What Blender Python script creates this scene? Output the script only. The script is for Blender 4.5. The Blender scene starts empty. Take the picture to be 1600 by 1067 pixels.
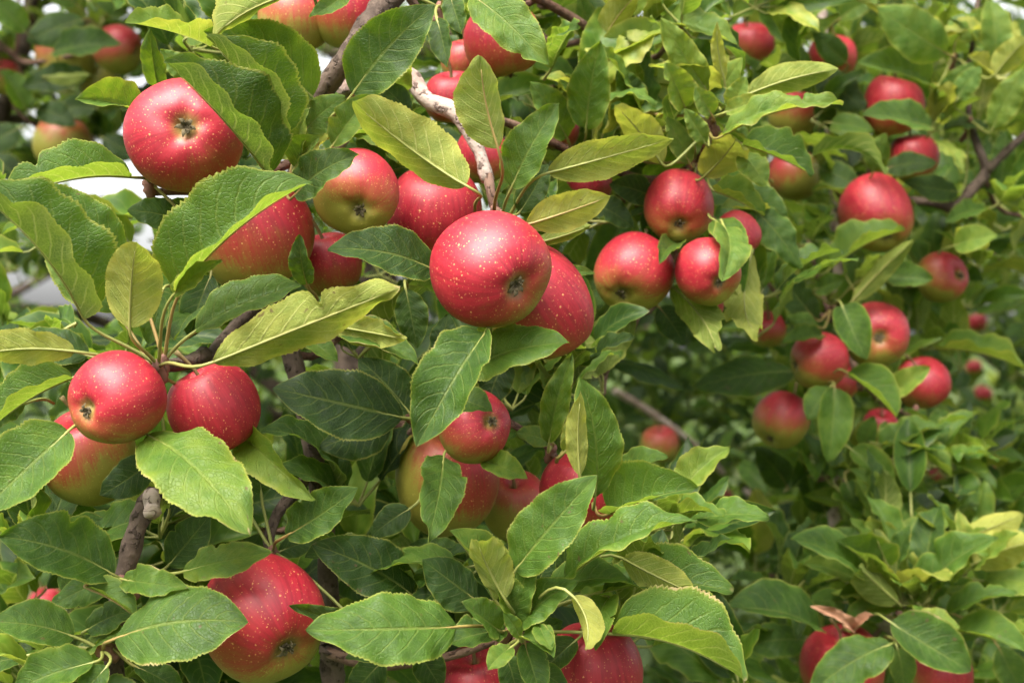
import bpy, math, random
import numpy as np
from mathutils import Vector, Matrix

random.seed(7)
rng = np.random.default_rng(11)
S = bpy.context.scene
COL = S.collection

# ------------------------------------------------------------------ camera, sky, sun, exposure
CAM_Z = 1.62
LENS, SENSOR = 50.0, 36.0
F = LENS / SENSOR * 1600.0            # focal length in photograph pixels
cam_d = bpy.data.cameras.new('camera')
cam_d.lens = LENS; cam_d.sensor_width = SENSOR
cam_d.clip_start = 0.02; cam_d.clip_end = 500
cam_d.dof.use_dof = True
cam_d.dof.focus_distance = 0.875
cam_d.dof.aperture_fstop = 8.4
cam = bpy.data.objects.new('camera', cam_d)
cam.location = (0, 0, CAM_Z); cam.rotation_euler = (math.radians(90), 0, 0)
COL.objects.link(cam); S.camera = cam

SUN_EL, SUN_AZ = math.radians(58), math.radians(208)   # behind the camera, a little to the left
world = bpy.data.worlds.new('World'); S.world = world; world.use_nodes = True
wn = world.node_tree.nodes; wl = world.node_tree.links
wn.clear()
sky = wn.new('ShaderNodeTexSky'); sky.sky_type = 'NISHITA'; sky.sun_disc = False
sky.sun_elevation = SUN_EL; sky.sun_rotation = SUN_AZ
sky.air_density = 1.0; sky.dust_density = 4.0; sky.ozone_density = 1.0
hs = wn.new('ShaderNodeHueSaturation'); hs.inputs['Saturation'].default_value = 0.12   # thin overcast: white light
bg = wn.new('ShaderNodeBackground'); bg.inputs['Strength'].default_value = 0.15
wo = wn.new('ShaderNodeOutputWorld')
wl.new(sky.outputs[0], hs.inputs['Color']); wl.new(hs.outputs[0], bg.inputs[0]); wl.new(bg.outputs[0], wo.inputs[0])

sun_d = bpy.data.lights.new('sun', 'SUN'); sun_d.energy = 4.6; sun_d.angle = math.radians(42); sun_d.color = (1, 0.94, 0.84)
sun = bpy.data.objects.new('sun', sun_d); COL.objects.link(sun)
sdir = Vector((math.sin(SUN_AZ) * math.cos(SUN_EL), math.cos(SUN_AZ) * math.cos(SUN_EL), math.sin(SUN_EL)))
sun.rotation_euler = sdir.to_track_quat('Z', 'Y').to_euler()
sun.location = sdir * 20

vs = S.view_settings
vs.view_transform = 'Standard'; vs.look = 'None'; vs.gamma = 1.0; vs.use_curve_mapping = False
vs.exposure = 1.38
S.cycles.use_denoising = True
S.cycles.max_bounces = 6; S.cycles.diffuse_bounces = 4; S.cycles.transmission_bounces = 4; S.cycles.glossy_bounces = 2
S.cycles.use_adaptive_sampling = True; S.cycles.adaptive_threshold = 0.03
S.cycles.sample_clamp_indirect = 6.0

def P(px, py, d):
    """the point that stands d metres in front of the camera's plane on the ray of photograph pixel (px, py)"""
    return np.array([(px - 800.0) / F * d, d, CAM_Z - (py - 533.5) / F * d])

# ------------------------------------------------------------------ node helpers
class NT:
    def __init__(s, m):
        m.use_nodes = True
        s.t = m.node_tree; s.n = s.t.nodes; s.l = s.t.links; s.n.clear()
    def _in(s, sock, v):
        if isinstance(v, bpy.types.NodeSocket): s.l.new(v, sock)
        elif v is not None:
            if isinstance(v, (tuple, list)) and len(v) == 3 and len(sock.default_value) == 4: v = (*v, 1)
            sock.default_value = v
    def math(s, op, a, b=None, c=None, clamp=False):
        n = s.n.new('ShaderNodeMath'); n.operation = op; n.use_clamp = clamp
        for i, v in enumerate((a, b, c)):
            if v is not None: s._in(n.inputs[i], v)
        return n.outputs[0]
    def vmath(s, op, a, b=None, scale=None):
        n = s.n.new('ShaderNodeVectorMath'); n.operation = op
        s._in(n.inputs[0], a)
        if b is not None: s._in(n.inputs[1], b)
        if scale is not None: s._in(n.inputs['Scale'], scale)
        return n.outputs[0]
    def mix(s, f, a, b, blend='MIX'):
        n = s.n.new('ShaderNodeMix'); n.data_type = 'RGBA'; n.blend_type = blend; n.clamp_factor = True
        s._in(n.inputs[0], f); s._in(n.inputs[6], a); s._in(n.inputs[7], b)
        return n.outputs[2]
    def step(s, x, a, b):            # smoothstep a..b
        n = s.n.new('ShaderNodeMapRange'); n.interpolation_type = 'SMOOTHSTEP'
        s._in(n.inputs[0], x); s._in(n.inputs[1], a); s._in(n.inputs[2], b)
        return n.outputs[0]
    def ramp(s, f, stops):
        n = s.n.new('ShaderNodeValToRGB'); e = n.color_ramp.elements
        while len(e) < len(stops): e.new(0.5)
        for k, (p, c) in enumerate(stops): e[k].position = p; e[k].color = (*c, 1)
        s._in(n.inputs[0], f); return n.outputs[0]
    def noise(s, v, scale, detail=3, rough=0.5, dist=0.0):
        n = s.n.new('ShaderNodeTexNoise')
        if v is not None: s._in(n.inputs['Vector'], v)
        n.inputs['Scale'].default_value = scale; n.inputs['Detail'].default_value = detail
        n.inputs['Roughness'].default_value = rough; n.inputs['Distortion'].default_value = dist
        return n.outputs['Fac']
    def vor(s, v, scale, feature='F1', rand=1.0):
        n = s.n.new('ShaderNodeTexVoronoi'); n.feature = feature
        s._in(n.inputs['Vector'], v); n.inputs['Scale'].default_value = scale; n.inputs['Randomness'].default_value = rand
        return n
    def attr(s, name):
        n = s.n.new('ShaderNodeAttribute'); n.attribute_name = name; return n
    def sep(s, v):
        n = s.n.new('ShaderNodeSeparateXYZ'); s._in(n.inputs[0], v); return n.outputs
    def comb(s, x, y, z):
        n = s.n.new('ShaderNodeCombineXYZ')
        for i, v in enumerate((x, y, z)): s._in(n.inputs[i], v)
        return n.outputs[0]
    def bump(s, h, strength, dist):
        n = s.n.new('ShaderNodeBump'); n.inputs['Strength'].default_value = strength; n.inputs['Distance'].default_value = dist
        s._in(n.inputs['Height'], h); return n.outputs[0]
    def bsdf(s, color, rough, spec=0.5, normal=None, coat=0.0, coat_rough=0.2):
        n = s.n.new('ShaderNodeBsdfPrincipled')
        s._in(n.inputs['Base Color'], color); s._in(n.inputs['Roughness'], rough); s._in(n.inputs['Specular IOR Level'], spec)
        n.inputs['Coat Weight'].default_value = coat; n.inputs['Coat Roughness'].default_value = coat_rough
        if normal is not None: s._in(n.inputs['Normal'], normal)
        return n.outputs[0]
    def out(s, sh):
        o = s.n.new('ShaderNodeOutputMaterial'); s.l.new(sh, o.inputs[0])

# ------------------------------------------------------------------ materials
def leaf_material(name, full):
    m = bpy.data.materials.new(name); t = NT(m)
    uv = t.n.new('ShaderNodeUVMap').outputs[0]
    x = t.sep(uv); u, vv = x[0], x[1]
    v = t.math('SUBTRACT', t.math('MULTIPLY', vv, 2.0), 1.0)
    av = t.math('ABSOLUTE', v)
    side = t.math('GREATER_THAN', v, 0.0)
    oi = t.n.new('ShaderNodeObjectInfo')
    tint0 = t.math('ADD', t.attr('tint').outputs['Fac'], t.math('SUBTRACT', t.sep(oi.outputs['Color'])[0], 1.0))
    rnd = t.attr('rnd').outputs['Fac']
    seed = t.math('ADD', t.math('MULTIPLY', rnd, 37.0), t.math('MULTIPLY', oi.outputs['Random'], 53.0))
    pc = t.comb(t.math('MULTIPLY', u, 2.0), t.math('MULTIPLY', v, 0.5), seed)
    n1 = t.noise(pc, 2.6, 4 if full else 2, 0.6)
    # side veins leave the midrib and sweep to the tip
    tt = t.math('SUBTRACT', u, t.math('MULTIPLY', t.math('POWER', av, 1.3), 0.26))
    if full: tt = t.math('ADD', tt, t.math('MULTIPLY', t.math('SUBTRACT', n1, 0.5), 0.05))
    ph = t.math('ADD', t.math('MULTIPLY', tt, 8.5), t.math('ADD', t.math('MULTIPLY', side, 0.45), 0.5))
    fr = t.math('ABSOLUTE', t.math('SUBTRACT', t.math('FRACT', ph), 0.5))
    lat = t.math('SUBTRACT', 1.0, t.step(fr, 0.02, 0.10))
    lat = t.math('MULTIPLY', lat, t.math('SUBTRACT', 1.0, t.step(av, 0.55, 0.98)))
    midw = t.math('SUBTRACT', 0.085, t.math('MULTIPLY', u, 0.05))
    mid = t.math('SUBTRACT', 1.0, t.step(av, t.math('MULTIPLY', midw, 0.4), midw))
    vein = t.math('MAXIMUM', mid, t.math('MULTIPLY', lat, 0.62))
    tint = t.math('ADD', tint0, t.math('MULTIPLY', t.math('SUBTRACT', n1, 0.5), 0.62))
    tint = t.math('ADD', tint, t.math('MULTIPLY', t.step(av, 0.70, 1.0), 0.14), clamp=True)
    top = t.ramp(tint, [(0.0, (0.008, 0.027, 0.005)), (0.30, (0.022, 0.060, 0.006)), (0.58, (0.064, 0.136, 0.011)), (0.80, (0.148, 0.215, 0.022)), (1.0, (0.31, 0.32, 0.055))])
    top = t.mix(t.math('MULTIPLY', vein, 0.32), top, (0.25, 0.30, 0.06))
    und = t.ramp(tint, [(0.0, (0.060, 0.100, 0.022)), (0.35, (0.11, 0.155, 0.026)), (0.65, (0.178, 0.230, 0.040)), (1.0, (0.35, 0.345, 0.065))])
    und = t.mix(t.math('MULTIPLY', vein, 0.85), und, (0.46, 0.46, 0.15))
    bmp = None
    if full:
        n2 = t.noise(pc, 14.0, 3, 0.6)
        vn = t.vor(pc, 22.0, 'DISTANCE_TO_EDGE')
        ret = t.math('SUBTRACT', 1.0, t.step(vn.outputs['Distance'], 0.0, 0.12))
        top = t.mix(t.math('MULTIPLY', ret, 0.14), top, (0.16, 0.24, 0.035))
        und = t.mix(t.math('MULTIPLY', ret, 0.30), und, (0.36, 0.40, 0.10))
    else: n2 = n1
    geo = t.n.new('ShaderNodeNewGeometry')
    col = t.mix(geo.outputs['Backfacing'], top, und)
    # dry margins, tips and spots
    edge = t.math('MAXIMUM', t.step(av, 0.80, 1.02), t.step(u, 0.88, 1.0))
    bm = t.math('MULTIPLY', t.step(t.math('ADD', t.math('MULTIPLY', edge, 0.42), t.math('MULTIPLY', n1, 0.62)), 0.70, 0.80), t.step(rnd, 0.45, 0.8))
    col = t.mix(t.math('MULTIPLY', t.step(av, 0.93, 0.985), 0.5), col, (0.40, 0.38, 0.07))
    col = t.mix(t.math('MULTIPLY', bm, 0.85), col, t.mix(n2, (0.40, 0.21, 0.11), (0.64, 0.50, 0.30)))
    if full:
        sp = t.math('MULTIPLY', t.step(t.noise(pc, 8.0, 2, 0.5), 0.70, 0.73), t.step(rnd, 0.25, 0.55))
        col = t.mix(t.math('MULTIPLY', sp, 0.8), col, (0.11, 0.055, 0.03))
        hgt = t.math('ADD', t.math('MULTIPLY', vein, -0.8), t.math('ADD', t.math('MULTIPLY', n2, 0.22), t.math('MULTIPLY', ret, -0.3)))
        bmp = t.bump(hgt, 0.7, 0.001)
    rough = t.math('ADD', t.math('MULTIPLY', geo.outputs['Backfacing'], 0.25), t.math('ADD', 0.38, t.math('MULTIPLY', n2, 0.34)))
    b = t.bsdf(col, rough, 0.42, bmp)
    tr = t.n.new('ShaderNodeBsdfTranslucent')
    tc = t.mix(0.5, col, t.ramp(tint, [(0, (0.10, 0.20, 0.006)), (0.35, (0.18, 0.33, 0.009)), (0.6, (0.30, 0.45, 0.014)), (1, (0.58, 0.57, 0.04))]))
    tc = t.mix(t.math('MULTIPLY', vein, 0.3), tc, (0.2, 0.24, 0.03))
    t._in(tr.inputs[0], tc)
    if bmp is not None: t._in(tr.inputs['Normal'], bmp)
    ms = t.n.new('ShaderNodeMixShader'); ms.inputs[0].default_value = 0.44
    t.l.new(b, ms.inputs[1]); t.l.new(tr.outputs[0], ms.inputs[2])
    t.out(ms.outputs[0]); return m

def petiole_material():
    m = bpy.data.materials.new('petiole'); t = NT(m)
    oc = t.n.new('ShaderNodeTexCoord').outputs['Object']
    n = t.noise(oc, 30, 3)
    c = t.mix(n, (0.17, 0.21, 0.040), (0.26, 0.24, 0.075))
    c = t.mix(t.math('MULTIPLY', t.step(t.attr('rnd').outputs['Fac'], 0.6, 1.0), 0.45), c, (0.30, 0.10, 0.05))
    t.out(t.bsdf(c, 0.5, 0.4)); return m

def apple_material():
    m = bpy.data.materials.new('apple_skin'); t = NT(m)
    pos = t.attr('unit').outputs['Vector']             # point on an apple of radius 1
    seed = t.attr('seed').outputs['Fac']
    off = t.comb(t.math('MULTIPLY', seed, 17.0), t.math('MULTIPLY', seed, 29.0), t.math('MULTIPLY', seed, 7.0))
    p = t.vmath('ADD', pos, off)
    x = t.sep(pos)
    blush = t.attr('blush').outputs['Fac']
    ang = t.math('ARCTAN2', x[1], x[0])
    # streaks run from stem to eye
    st = t.noise(t.comb(t.math('COSINE', ang), t.math('SINE', ang), t.math('ADD', t.math('MULTIPLY', x[2], 0.10), seed)), 11.0, 5, 0.65)
    st2 = t.noise(t.comb(t.math('MULTIPLY', t.math('COSINE', ang), 4.0), t.math('MULTIPLY', t.math('SINE', ang), 4.0), t.math('ADD', t.math('MULTIPLY', x[2], 0.4), seed)), 7.0, 4, 0.7)
    bl = t.noise(p, 1.6, 4, 0.55)
    fine = t.noise(p, 26.0, 4, 0.65)
    r = t.math('ADD', blush, t.math('MULTIPLY', t.math('SUBTRACT', bl, 0.5), 0.9))
    r = t.math('ADD', r, t.math('MULTIPLY', t.math('SUBTRACT', st, 0.5), 0.55))
    r = t.math('ADD', r, t.math('MULTIPLY', t.math('SUBTRACT', st2, 0.5), 0.62))
    r = t.math('ADD', r, t.math('MULTIPLY', t.math('SUBTRACT', fine, 0.5), 0.55))
    g = t.mix(bl, (0.185, 0.190, 0.022), (0.30, 0.25, 0.035))
    g = t.mix(t.math('MULTIPLY', fine, 0.3), g, (0.20, 0.14, 0.035))
    red = t.mix(t.step(st, 0.3, 0.7), (0.22, 0.004, 0.014), (0.345, 0.010, 0.025))
    red = t.mix(t.math('MULTIPLY', t.step(bl, 0.45, 0.75), 0.5), red, (0.42, 0.022, 0.034))
    mid_ = t.mix(st2, (0.28, 0.090, 0.022), (0.28, 0.030, 0.019))
    c = t.mix(t.step(r, -0.52, 0.02), g, mid_)
    c = t.mix(t.step(r, -0.08, 0.52), c, red)
    # russet at the eye and in the stem hollow
    eye = t.attr('eye').outputs['Fac']
    c = t.mix(t.math('MULTIPLY', t.step(t.math('ADD', eye, t.math('MULTIPLY', t.math('SUBTRACT', st, 0.5), 0.5)), 0.35, 0.95), 0.9), c, t.mix(fine, (0.18, 0.17, 0.035), (0.30, 0.22, 0.07)))
    # lenticels
    wp = t.vmath('ADD', p, t.vmath('SCALE', t.comb(fine, bl, st2), scale=0.05))
    v1 = t.vor(wp, 9.6); v2 = t.vor(wp, 19.0)
    sx1 = t.sep(v1.outputs['Color']); sx2 = t.sep(v2.outputs['Color'])
    d1 = t.math('MULTIPLY', t.math('SUBTRACT', 1.0, t.step(v1.outputs['Distance'], t.math('MULTIPLY', sx1[0], 0.12), t.math('ADD', t.math('MULTIPLY', sx1[0], 0.16), 0.10))), t.math('GREATER_THAN', sx1[1], 0.12))
    d2 = t.math('MULTIPLY', t.math('SUBTRACT', 1.0, t.step(v2.outputs['Distance'], t.math('MULTIPLY', sx2[0], 0.16), t.math('ADD', t.math('MULTIPLY', sx2[0], 0.20), 0.12))), t.math('GREATER_THAN', sx2[1], t.math('SUBTRACT', 0.48, t.math('MULTIPLY', t.attr('lent').outputs['Fac'], 0.6))))
    dots = t.math('MAXIMUM', t.math('MULTIPLY', d1, t.math('ADD', 0.18, t.math('MULTIPLY', sx1[2], 0.68))), t.math('MULTIPLY', d2, t.math('ADD', 0.2, t.math('MULTIPLY', sx2[2], 0.6))))
    c = t.mix(dots, c, t.mix(t.step(r, -0.3, 0.3), (0.42, 0.36, 0.09), (0.74, 0.36, 0.13)))
    h = t.math('ADD', t.math('MULTIPLY', dots, 0.4), t.math('MULTIPLY', t.noise(p, 7.0, 3), 0.8))
    rough = t.math('ADD', 0.46, t.math('ADD', t.math('MULTIPLY', dots, 0.2), t.math('MULTIPLY', fine, 0.14)))
    t.out(t.bsdf(c, rough, 0.5, t.bump(h, 0.18, 0.0012), coat=0.06, coat_rough=0.3)); return m

def bark_material(name, dark, light, crack):
    m = bpy.data.materials.new(name); t = NT(m)
    oc = t.n.new('ShaderNodeTexCoord').outputs['Object']
    uv = t.n.new('ShaderNodeUVMap').outputs[0]
    x = t.sep(uv)
    n1 = t.noise(oc, 28, 5, 0.6); n2 = t.noise(oc, 140, 4, 0.6)
    rg = t.noise(t.comb(t.math('MULTIPLY', x[0], 1.0), t.math('MULTIPLY', t.math('COSINE', x[1]), 0.006), t.math('MULTIPLY', t.math('SINE', x[1]), 0.006)), 190, 3, 0.6)
    rings = t.step(rg, 0.56, 0.66)
    c = t.mix(t.step(n1, 0.35, 0.65), dark, light)
    c = t.mix(t.math('MULTIPLY', t.step(n2, 0.5, 0.7), 0.35), c, tuple(min(1, k * 1.5) for k in light))
    c = t.mix(t.math('MULTIPLY', rings, 0.75), c, crack)
    h = t.math('ADD', t.math('MULTIPLY', rings, -0.8), t.math('ADD', n2, n1))
    t.out(t.bsdf(c, 0.82, 0.25, t.bump(h, 0.9, 0.0022))); return m

def plain(name, a, b, rough=0.8, scale=60, bump=0.4):
    m = bpy.data.materials.new(name); t = NT(m)
    oc = t.n.new('ShaderNodeTexCoord').outputs['Object']
    n = t.noise(oc, scale, 4, 0.6)
    t.out(t.bsdf(t.mix(n, a, b), rough, 0.3, t.bump(n, bump, 0.001))); return m

M_LEAF, M_FILL = leaf_material('apple_leaf', True), leaf_material('apple_leaf_small', False)
M_PET, M_APPLE = petiole_material(), apple_material()
M_BARK = bark_material('brown_bark', (0.042, 0.028, 0.021), (0.12, 0.085, 0.066), (0.030, 0.019, 0.014))
M_PALE = bark_material('pale_bark', (0.24, 0.165, 0.135), (0.44, 0.35, 0.31), (0.075, 0.045, 0.035))
M_TWIG = bark_material('twig_bark', (0.09, 0.042, 0.030), (0.19, 0.115, 0.085), (0.05, 0.028, 0.022))
M_SEPAL = plain('dry_sepal', (0.035, 0.026, 0.015), (0.17, 0.135, 0.075), 0.9, 300)
M_STEM = plain('apple_stalk', (0.13, 0.11, 0.035), (0.20, 0.13, 0.06), 0.7, 120)
M_BUD = plain('spur_bud', (0.11, 0.035, 0.028), (0.27, 0.15, 0.11), 0.8, 220)
M_DRY = plain('dry_leaf', (0.22, 0.10, 0.055), (0.40, 0.22, 0.13), 0.85, 90)

# ------------------------------------------------------------------ mesh helpers
def new_mesh(name, verts, faces4, mats, uv=None, attrs=None, mat_idx=None, smooth=True):
    """faces4: (n,4) int array (a triangle repeats no vertex: use -1 in the last slot)"""
    me = bpy.data.meshes.new(name)
    verts = np.asarray(verts, np.float32); f = np.asarray(faces4, np.int32)
    tri = f[:, 3] < 0
    tot = np.where(tri, 3, 4).astype(np.int32)
    flat = f.ravel(); flat = flat[flat >= 0].astype(np.int32)
    start = np.concatenate(([0], np.cumsum(tot)[:-1])).astype(np.int32)
    me.vertices.add(len(verts)); me.vertices.foreach_set('co', verts.ravel())
    me.loops.add(len(flat)); me.loops.foreach_set('vertex_index', flat)
    me.polygons.add(len(f)); me.polygons.foreach_set('loop_start', start); me.polygons.foreach_set('loop_total', tot)
    if mat_idx is not None: me.polygons.foreach_set('material_index', np.asarray(mat_idx, np.int32))
    me.polygons.foreach_set('use_smooth', np.full(len(f), smooth))
    if uv is not None:
        l = me.uv_layers.new(name='UVMap'); l.data.foreach_set('uv', np.asarray(uv, np.float32)[flat].ravel())
    for k, a in (attrs or {}).items():
        a = np.asarray(a, np.float32)
        at = me.attributes.new(k, 'FLOAT' if a.ndim == 1 else 'FLOAT_VECTOR', 'POINT')
        at.data.foreach_set('value' if a.ndim == 1 else 'vector', a.ravel())
    for m in mats: me.materials.append(m)
    me.update(calc_edges=True); me.validate()
    return me

def link(name, me, parent=None, loc=(0, 0, 0)):
    o = bpy.data.objects.new(name, me); COL.objects.link(o); o.location = loc
    if parent is not None: o.parent = parent
    return o

def tag(o, label=None, category=None, group=None, kind=None):
    for k, v in (('label', label), ('category', category), ('group', group), ('kind', kind)):
        if v: o[k] = v
    return o

def quads(nu, nv, off=0, wrap=False):
    """faces of a (nu+1) x (nv+1) grid, or of a tube with nv columns when wrap"""
    i, j = np.meshgrid(np.arange(nu), np.arange(nv), indexing='ij')
    c = nv if wrap else nv + 1
    a = i * c + j; b = i * c + (j + 1) % c if wrap else a + 1
    d = a + c; e = b + c
    return np.stack([a, d, e, b], -1).reshape(-1, 4) + off

def unit(v):
    v = np.asarray(v, float); return v / (np.linalg.norm(v) + 1e-12)

def catmull(pts, n):
    pts = np.asarray(pts, float)
    k = len(pts)
    q = np.vstack([2 * pts[0] - pts[1], pts, 2 * pts[-1] - pts[-2]])
    s = np.linspace(0, k - 1 - 1e-9, n); i = s.astype(int); f = (s - i)[:, None]
    p0, p1, p2, p3 = q[i], q[i + 1], q[i + 2], q[i + 3]
    return 0.5 * (2 * p1 + (p2 - p0) * f + (2 * p0 - 5 * p1 + 4 * p2 - p3) * f ** 2 + (3 * p1 - p0 - 3 * p2 + p3) * f ** 3)

def tube(path, rad, sides, knob=0.0, closed=True):
    """verts, faces, uv of a tube along path (n,3) with radii (n,)"""
    path = np.asarray(path, float); n = len(path); rad = np.broadcast_to(rad, (n,)).astype(float)
    tan = np.gradient(path, axis=0); tan /= np.linalg.norm(tan, axis=1, keepdims=True) + 1e-12
    ref = np.array([0.31, -0.9, 0.3]); s = np.zeros((n, 3)); prev = unit(np.cross(tan[0], ref))
    for k in range(n):
        prev = unit(prev - tan[k] * np.dot(prev, tan[k])); s[k] = prev
    b = np.cross(tan, s)
    a = np.linspace(0, 2 * np.pi, sides, endpoint=False)
    r = rad[:, None] * np.ones(sides)
    if knob: r = r * (1 + knob * (rng.random((n, sides)) - 0.5) + knob * (rng.random((n, 1)) - 0.5))
    v = path[:, None, :] + r[..., None] * (np.cos(a)[None, :, None] * s[:, None, :] + np.sin(a)[None, :, None] * b[:, None, :])
    L = np.concatenate(([0], np.cumsum(np.linalg.norm(np.diff(path, axis=0), axis=1))))
    uv = np.stack(np.broadcast_arrays(L[:, None], a[None, :]), -1)
    v = v.reshape(-1, 3); uv = uv.reshape(-1, 2); f = quads(n - 1, sides, 0, True)
    if closed:
        v = np.vstack([v, path[0], path[-1]]); uv = np.vstack([uv, [0, 0], [L[-1], 0]])
        k = n * sides; j = np.arange(sides); m1 = np.full(sides, -1)
        f = np.vstack([f, np.stack([j, (j + 1) % sides, np.full(sides, k), m1], -1),
                       np.stack([(n - 1) * sides + (j + 1) % sides, (n - 1) * sides + j, np.full(sides, k + 1), m1], -1)])
    return v, f, uv

# ------------------------------------------------------------------ leaves
def blade(nu, nv, W, fold, bend, twist=0.0, wave=0.0, curl=0.0, sick=0.0, teeth=0, quilt=0.0, ph=0.0, fat=0.0, notch=None):
    """a leaf blade of length 1 along +x, top face +z; returns verts (n,3), u, v"""
    u = np.linspace(0, 1, nu + 1)[:, None]; v = np.linspace(-1, 1, nv + 1)[None, :]
    a_, b_ = 0.60 + fat, 0.86
    pk = a_ / (a_ + b_)
    f = (u ** a_) * ((1 - u) ** b_) / (pk ** a_ * (1 - pk) ** b_)
    f = np.maximum(f, 0.012)
    h = 0.5 * W * f
    av = np.abs(v); uu = u + 0 * v
    if teeth:
        saw = (u * teeth + 0.3 * np.sin(u * 40 + ph)) % 1.0
        amp = (0.055 + 0.03 * np.sin(u * 23 + ph * 3) + 0.02 * np.sin(u * 71 + ph)) * np.where(av > 0.99, 1.0, 0.0)
        h = h * (1 + amp * (saw - 0.5) * np.minimum(1, 6 * (1 - u)))
    if notch: h = h * (1 - notch[1] * np.exp(-((u - notch[0]) / notch[2]) ** 2) * np.where(v * notch[3] > 0.15, 1, 0))
    y = v * h
    z = np.abs(y) * math.sin(fold); yy = y * math.cos(fold)
    z = z + curl * av ** 2 * h * 2
    sgn = np.where(v > 0, 1.7, 0.0)
    z = z + wave * av ** 1.7 * np.sin(2 * np.pi * (2.1 * u) + ph + sgn) * np.minimum(1, 4 * u) + 0.5 * wave * av ** 2 * np.sin(2 * np.pi * 5.3 * u + 2 * ph + sgn)
    t_ = u - 0.24 * av ** 1.25
    z = z + quilt * np.cos(2 * np.pi * (8.5 * t_ + np.where(v > 0, .45, 0.) )) * np.minimum(1, 5 * av) * (1 - av ** 3) * np.minimum(1, 4 * (1 - u))
    if twist:
        a = twist * (u - 0.3); c, s = np.cos(a), np.sin(a)
        yy, z = yy * c - z * s, yy * s + z * c
    yy = yy + sick * 4 * u * (1 - u)
    # arch of the midrib
    fi = bend * (np.linspace(0, 1, 81) - 0.5)
    cx = np.concatenate(([0], np.cumsum((np.cos(fi[1:]) + np.cos(fi[:-1])) / 160))); cz = np.concatenate(([0], np.cumsum(-(np.sin(fi[1:]) + np.sin(fi[:-1])) / 160)))
    sc = 1 / cx[-1]
    mx = np.interp(u, np.linspace(0, 1, 81), cx) * sc; mz = np.interp(u, np.linspace(0, 1, 81), cz) * sc
    an = bend * (u - 0.5)
    X = mx + z * np.sin(an); Z = mz + z * np.cos(an)
    V = np.stack([X + 0 * v, yy, Z], -1).reshape(-1, 3)
    return V, uu.ravel(), (v + 0 * u).ravel()

def midrib(V, nu, nv):
    return V.reshape(nu + 1, nv + 1, 3)[:, nv // 2]

def to_uv(u, v): return np.stack([u, v * 0.5 + 0.5], -1)

def rot_about(v, axis, a):
    return v * math.cos(a) + np.cross(axis, v) * math.sin(a) + axis * np.dot(axis, v) * (1 - math.cos(a))

def bezier(a, b, c, d, n):
    t = np.linspace(0, 1, n)[:, None]
    return a * (1 - t) ** 3 + 3 * b * t * (1 - t) ** 2 + 3 * c * t ** 2 * (1 - t) + d * t ** 3

NODES = []      # spur ends that petioles run to: (tree index, point)

def single_leaf(tree, row, idx):
    """one large leaf described by where its base and tip are; built at its own place and size"""
    (bx, by, tx, ty, w, db, dt, roll, fold, bend, side, tint) = row[:12]
    opt = row[12] if len(row) > 12 else {}
    B, T = P(bx, by, db), P(tx, ty, dt)
    L = np.linalg.norm(T - B); a = (T - B) / L
    dm = 0.5 * (db + dt)
    view = unit(np.array([0, 0, CAM_Z]) - 0.5 * (B + T))
    s0 = unit(np.cross(a, view)); n0 = np.cross(s0, a)
    if abs(s0[2]) > 0.12: up = s0 if s0[2] > 0 else -s0
    else: up = s0 if s0[0] > 0 else -s0
    r = math.radians(roll)
    n = math.cos(r) * n0 + math.sin(r) * up          # normal of the face we see
    z = n * side; y = np.cross(z, a)
    fd = math.radians(fold)
    hr = random.Random(1000 + idx)
    fd = fd * 1.15 + hr.uniform(-.05, .08)
    W = 1.86 * w / F * dm / max(0.8, math.cos(r - fd) + max(0.0, math.cos(r + fd)))
    W = min(W, 0.70 * L)
    nt = 28 + int(L * 110)
    nu, nv = nt * 3, 10
    sh = dm < 1.2
    if not sh: nu, nt, nv = 30, 0, 8
    V, u, v = blade(nu, nv, W / L, fd, math.radians(bend) * 1.35, math.radians(opt.get('twist', hr.uniform(-34, 34))), opt.get('wave', hr.uniform(0.014, 0.042)),
                    opt.get('curl', hr.uniform(-0.26, 0.16)), opt.get('sick', hr.uniform(-0.04, 0.04)), nt, 0.0095, hr.uniform(0, 6), opt.get('fat', hr.uniform(-0.06, 0.12)),
                    (hr.uniform(.3, .85), hr.uniform(.15, .5), hr.uniform(.015, .05), hr.choice((-1, 1))) if hr.random() < 0.28 else None)
    R = np.stack([a, y, z], 0)
    mr = midrib(V, nu, nv)
    Vw = B + (V * L) @ R
    # petiole, running on as a thin rib under the blade
    mw = B + (mr * L) @ R
    t0 = unit(mw[0] - mw[max(1, nu // 12)])
    best, bd = None, opt.get('reach', 0.085)
    for (ti, q) in NODES:
        if ti != tree: continue
        e = q - B; d_ = np.linalg.norm(e)
        if d_ > 1e-6 and np.dot(e / d_, t0) > -0.1 and d_ < bd: best, bd = q, d_
    if 'to' in opt: best = P(*opt['to'])
    if best is None: best = B + t0 * 0.007 + np.array([0, 0.034, -0.004])
    dl = np.linalg.norm(best - B)
    pet = bezier(best, best + 0.3 * (B - best) + np.array([0, 0, 0.1 * dl]), B + t0 * 0.28 * dl, B, 9)
    k = np.linspace(0, int(nu * 0.86), 10).astype(int)
    rib = mw[k] - z * 0.0006
    pr = np.concatenate([np.linspace(0.0012, 0.00095, 9), np.linspace(0.0008, 0.00024, 9)])
    pv, pf, puv = tube(np.vstack([pet, rib[1:]]), pr, 6)
    rn = opt.get('dry', hr.uniform(0, 0.62))
    me = new_mesh('leaf', Vw - B, quads(nu, nv), [M_DRY if opt.get('withered') else M_LEAF], to_uv(u, v), {'tint': np.full(len(Vw), tint), 'rnd': np.full(len(Vw), rn)})
    o = link('leaf', me, TREES[tree], tuple(B))
    link('petiole', new_mesh('petiole', pv - B, pf, [M_PET], puv, {'rnd': np.full(len(pv), hr.random())}), o)
    if rn > 0.75: o['label'] = 'leaf with dry brown edges and tip'
    return o, Vw[::7]

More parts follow.
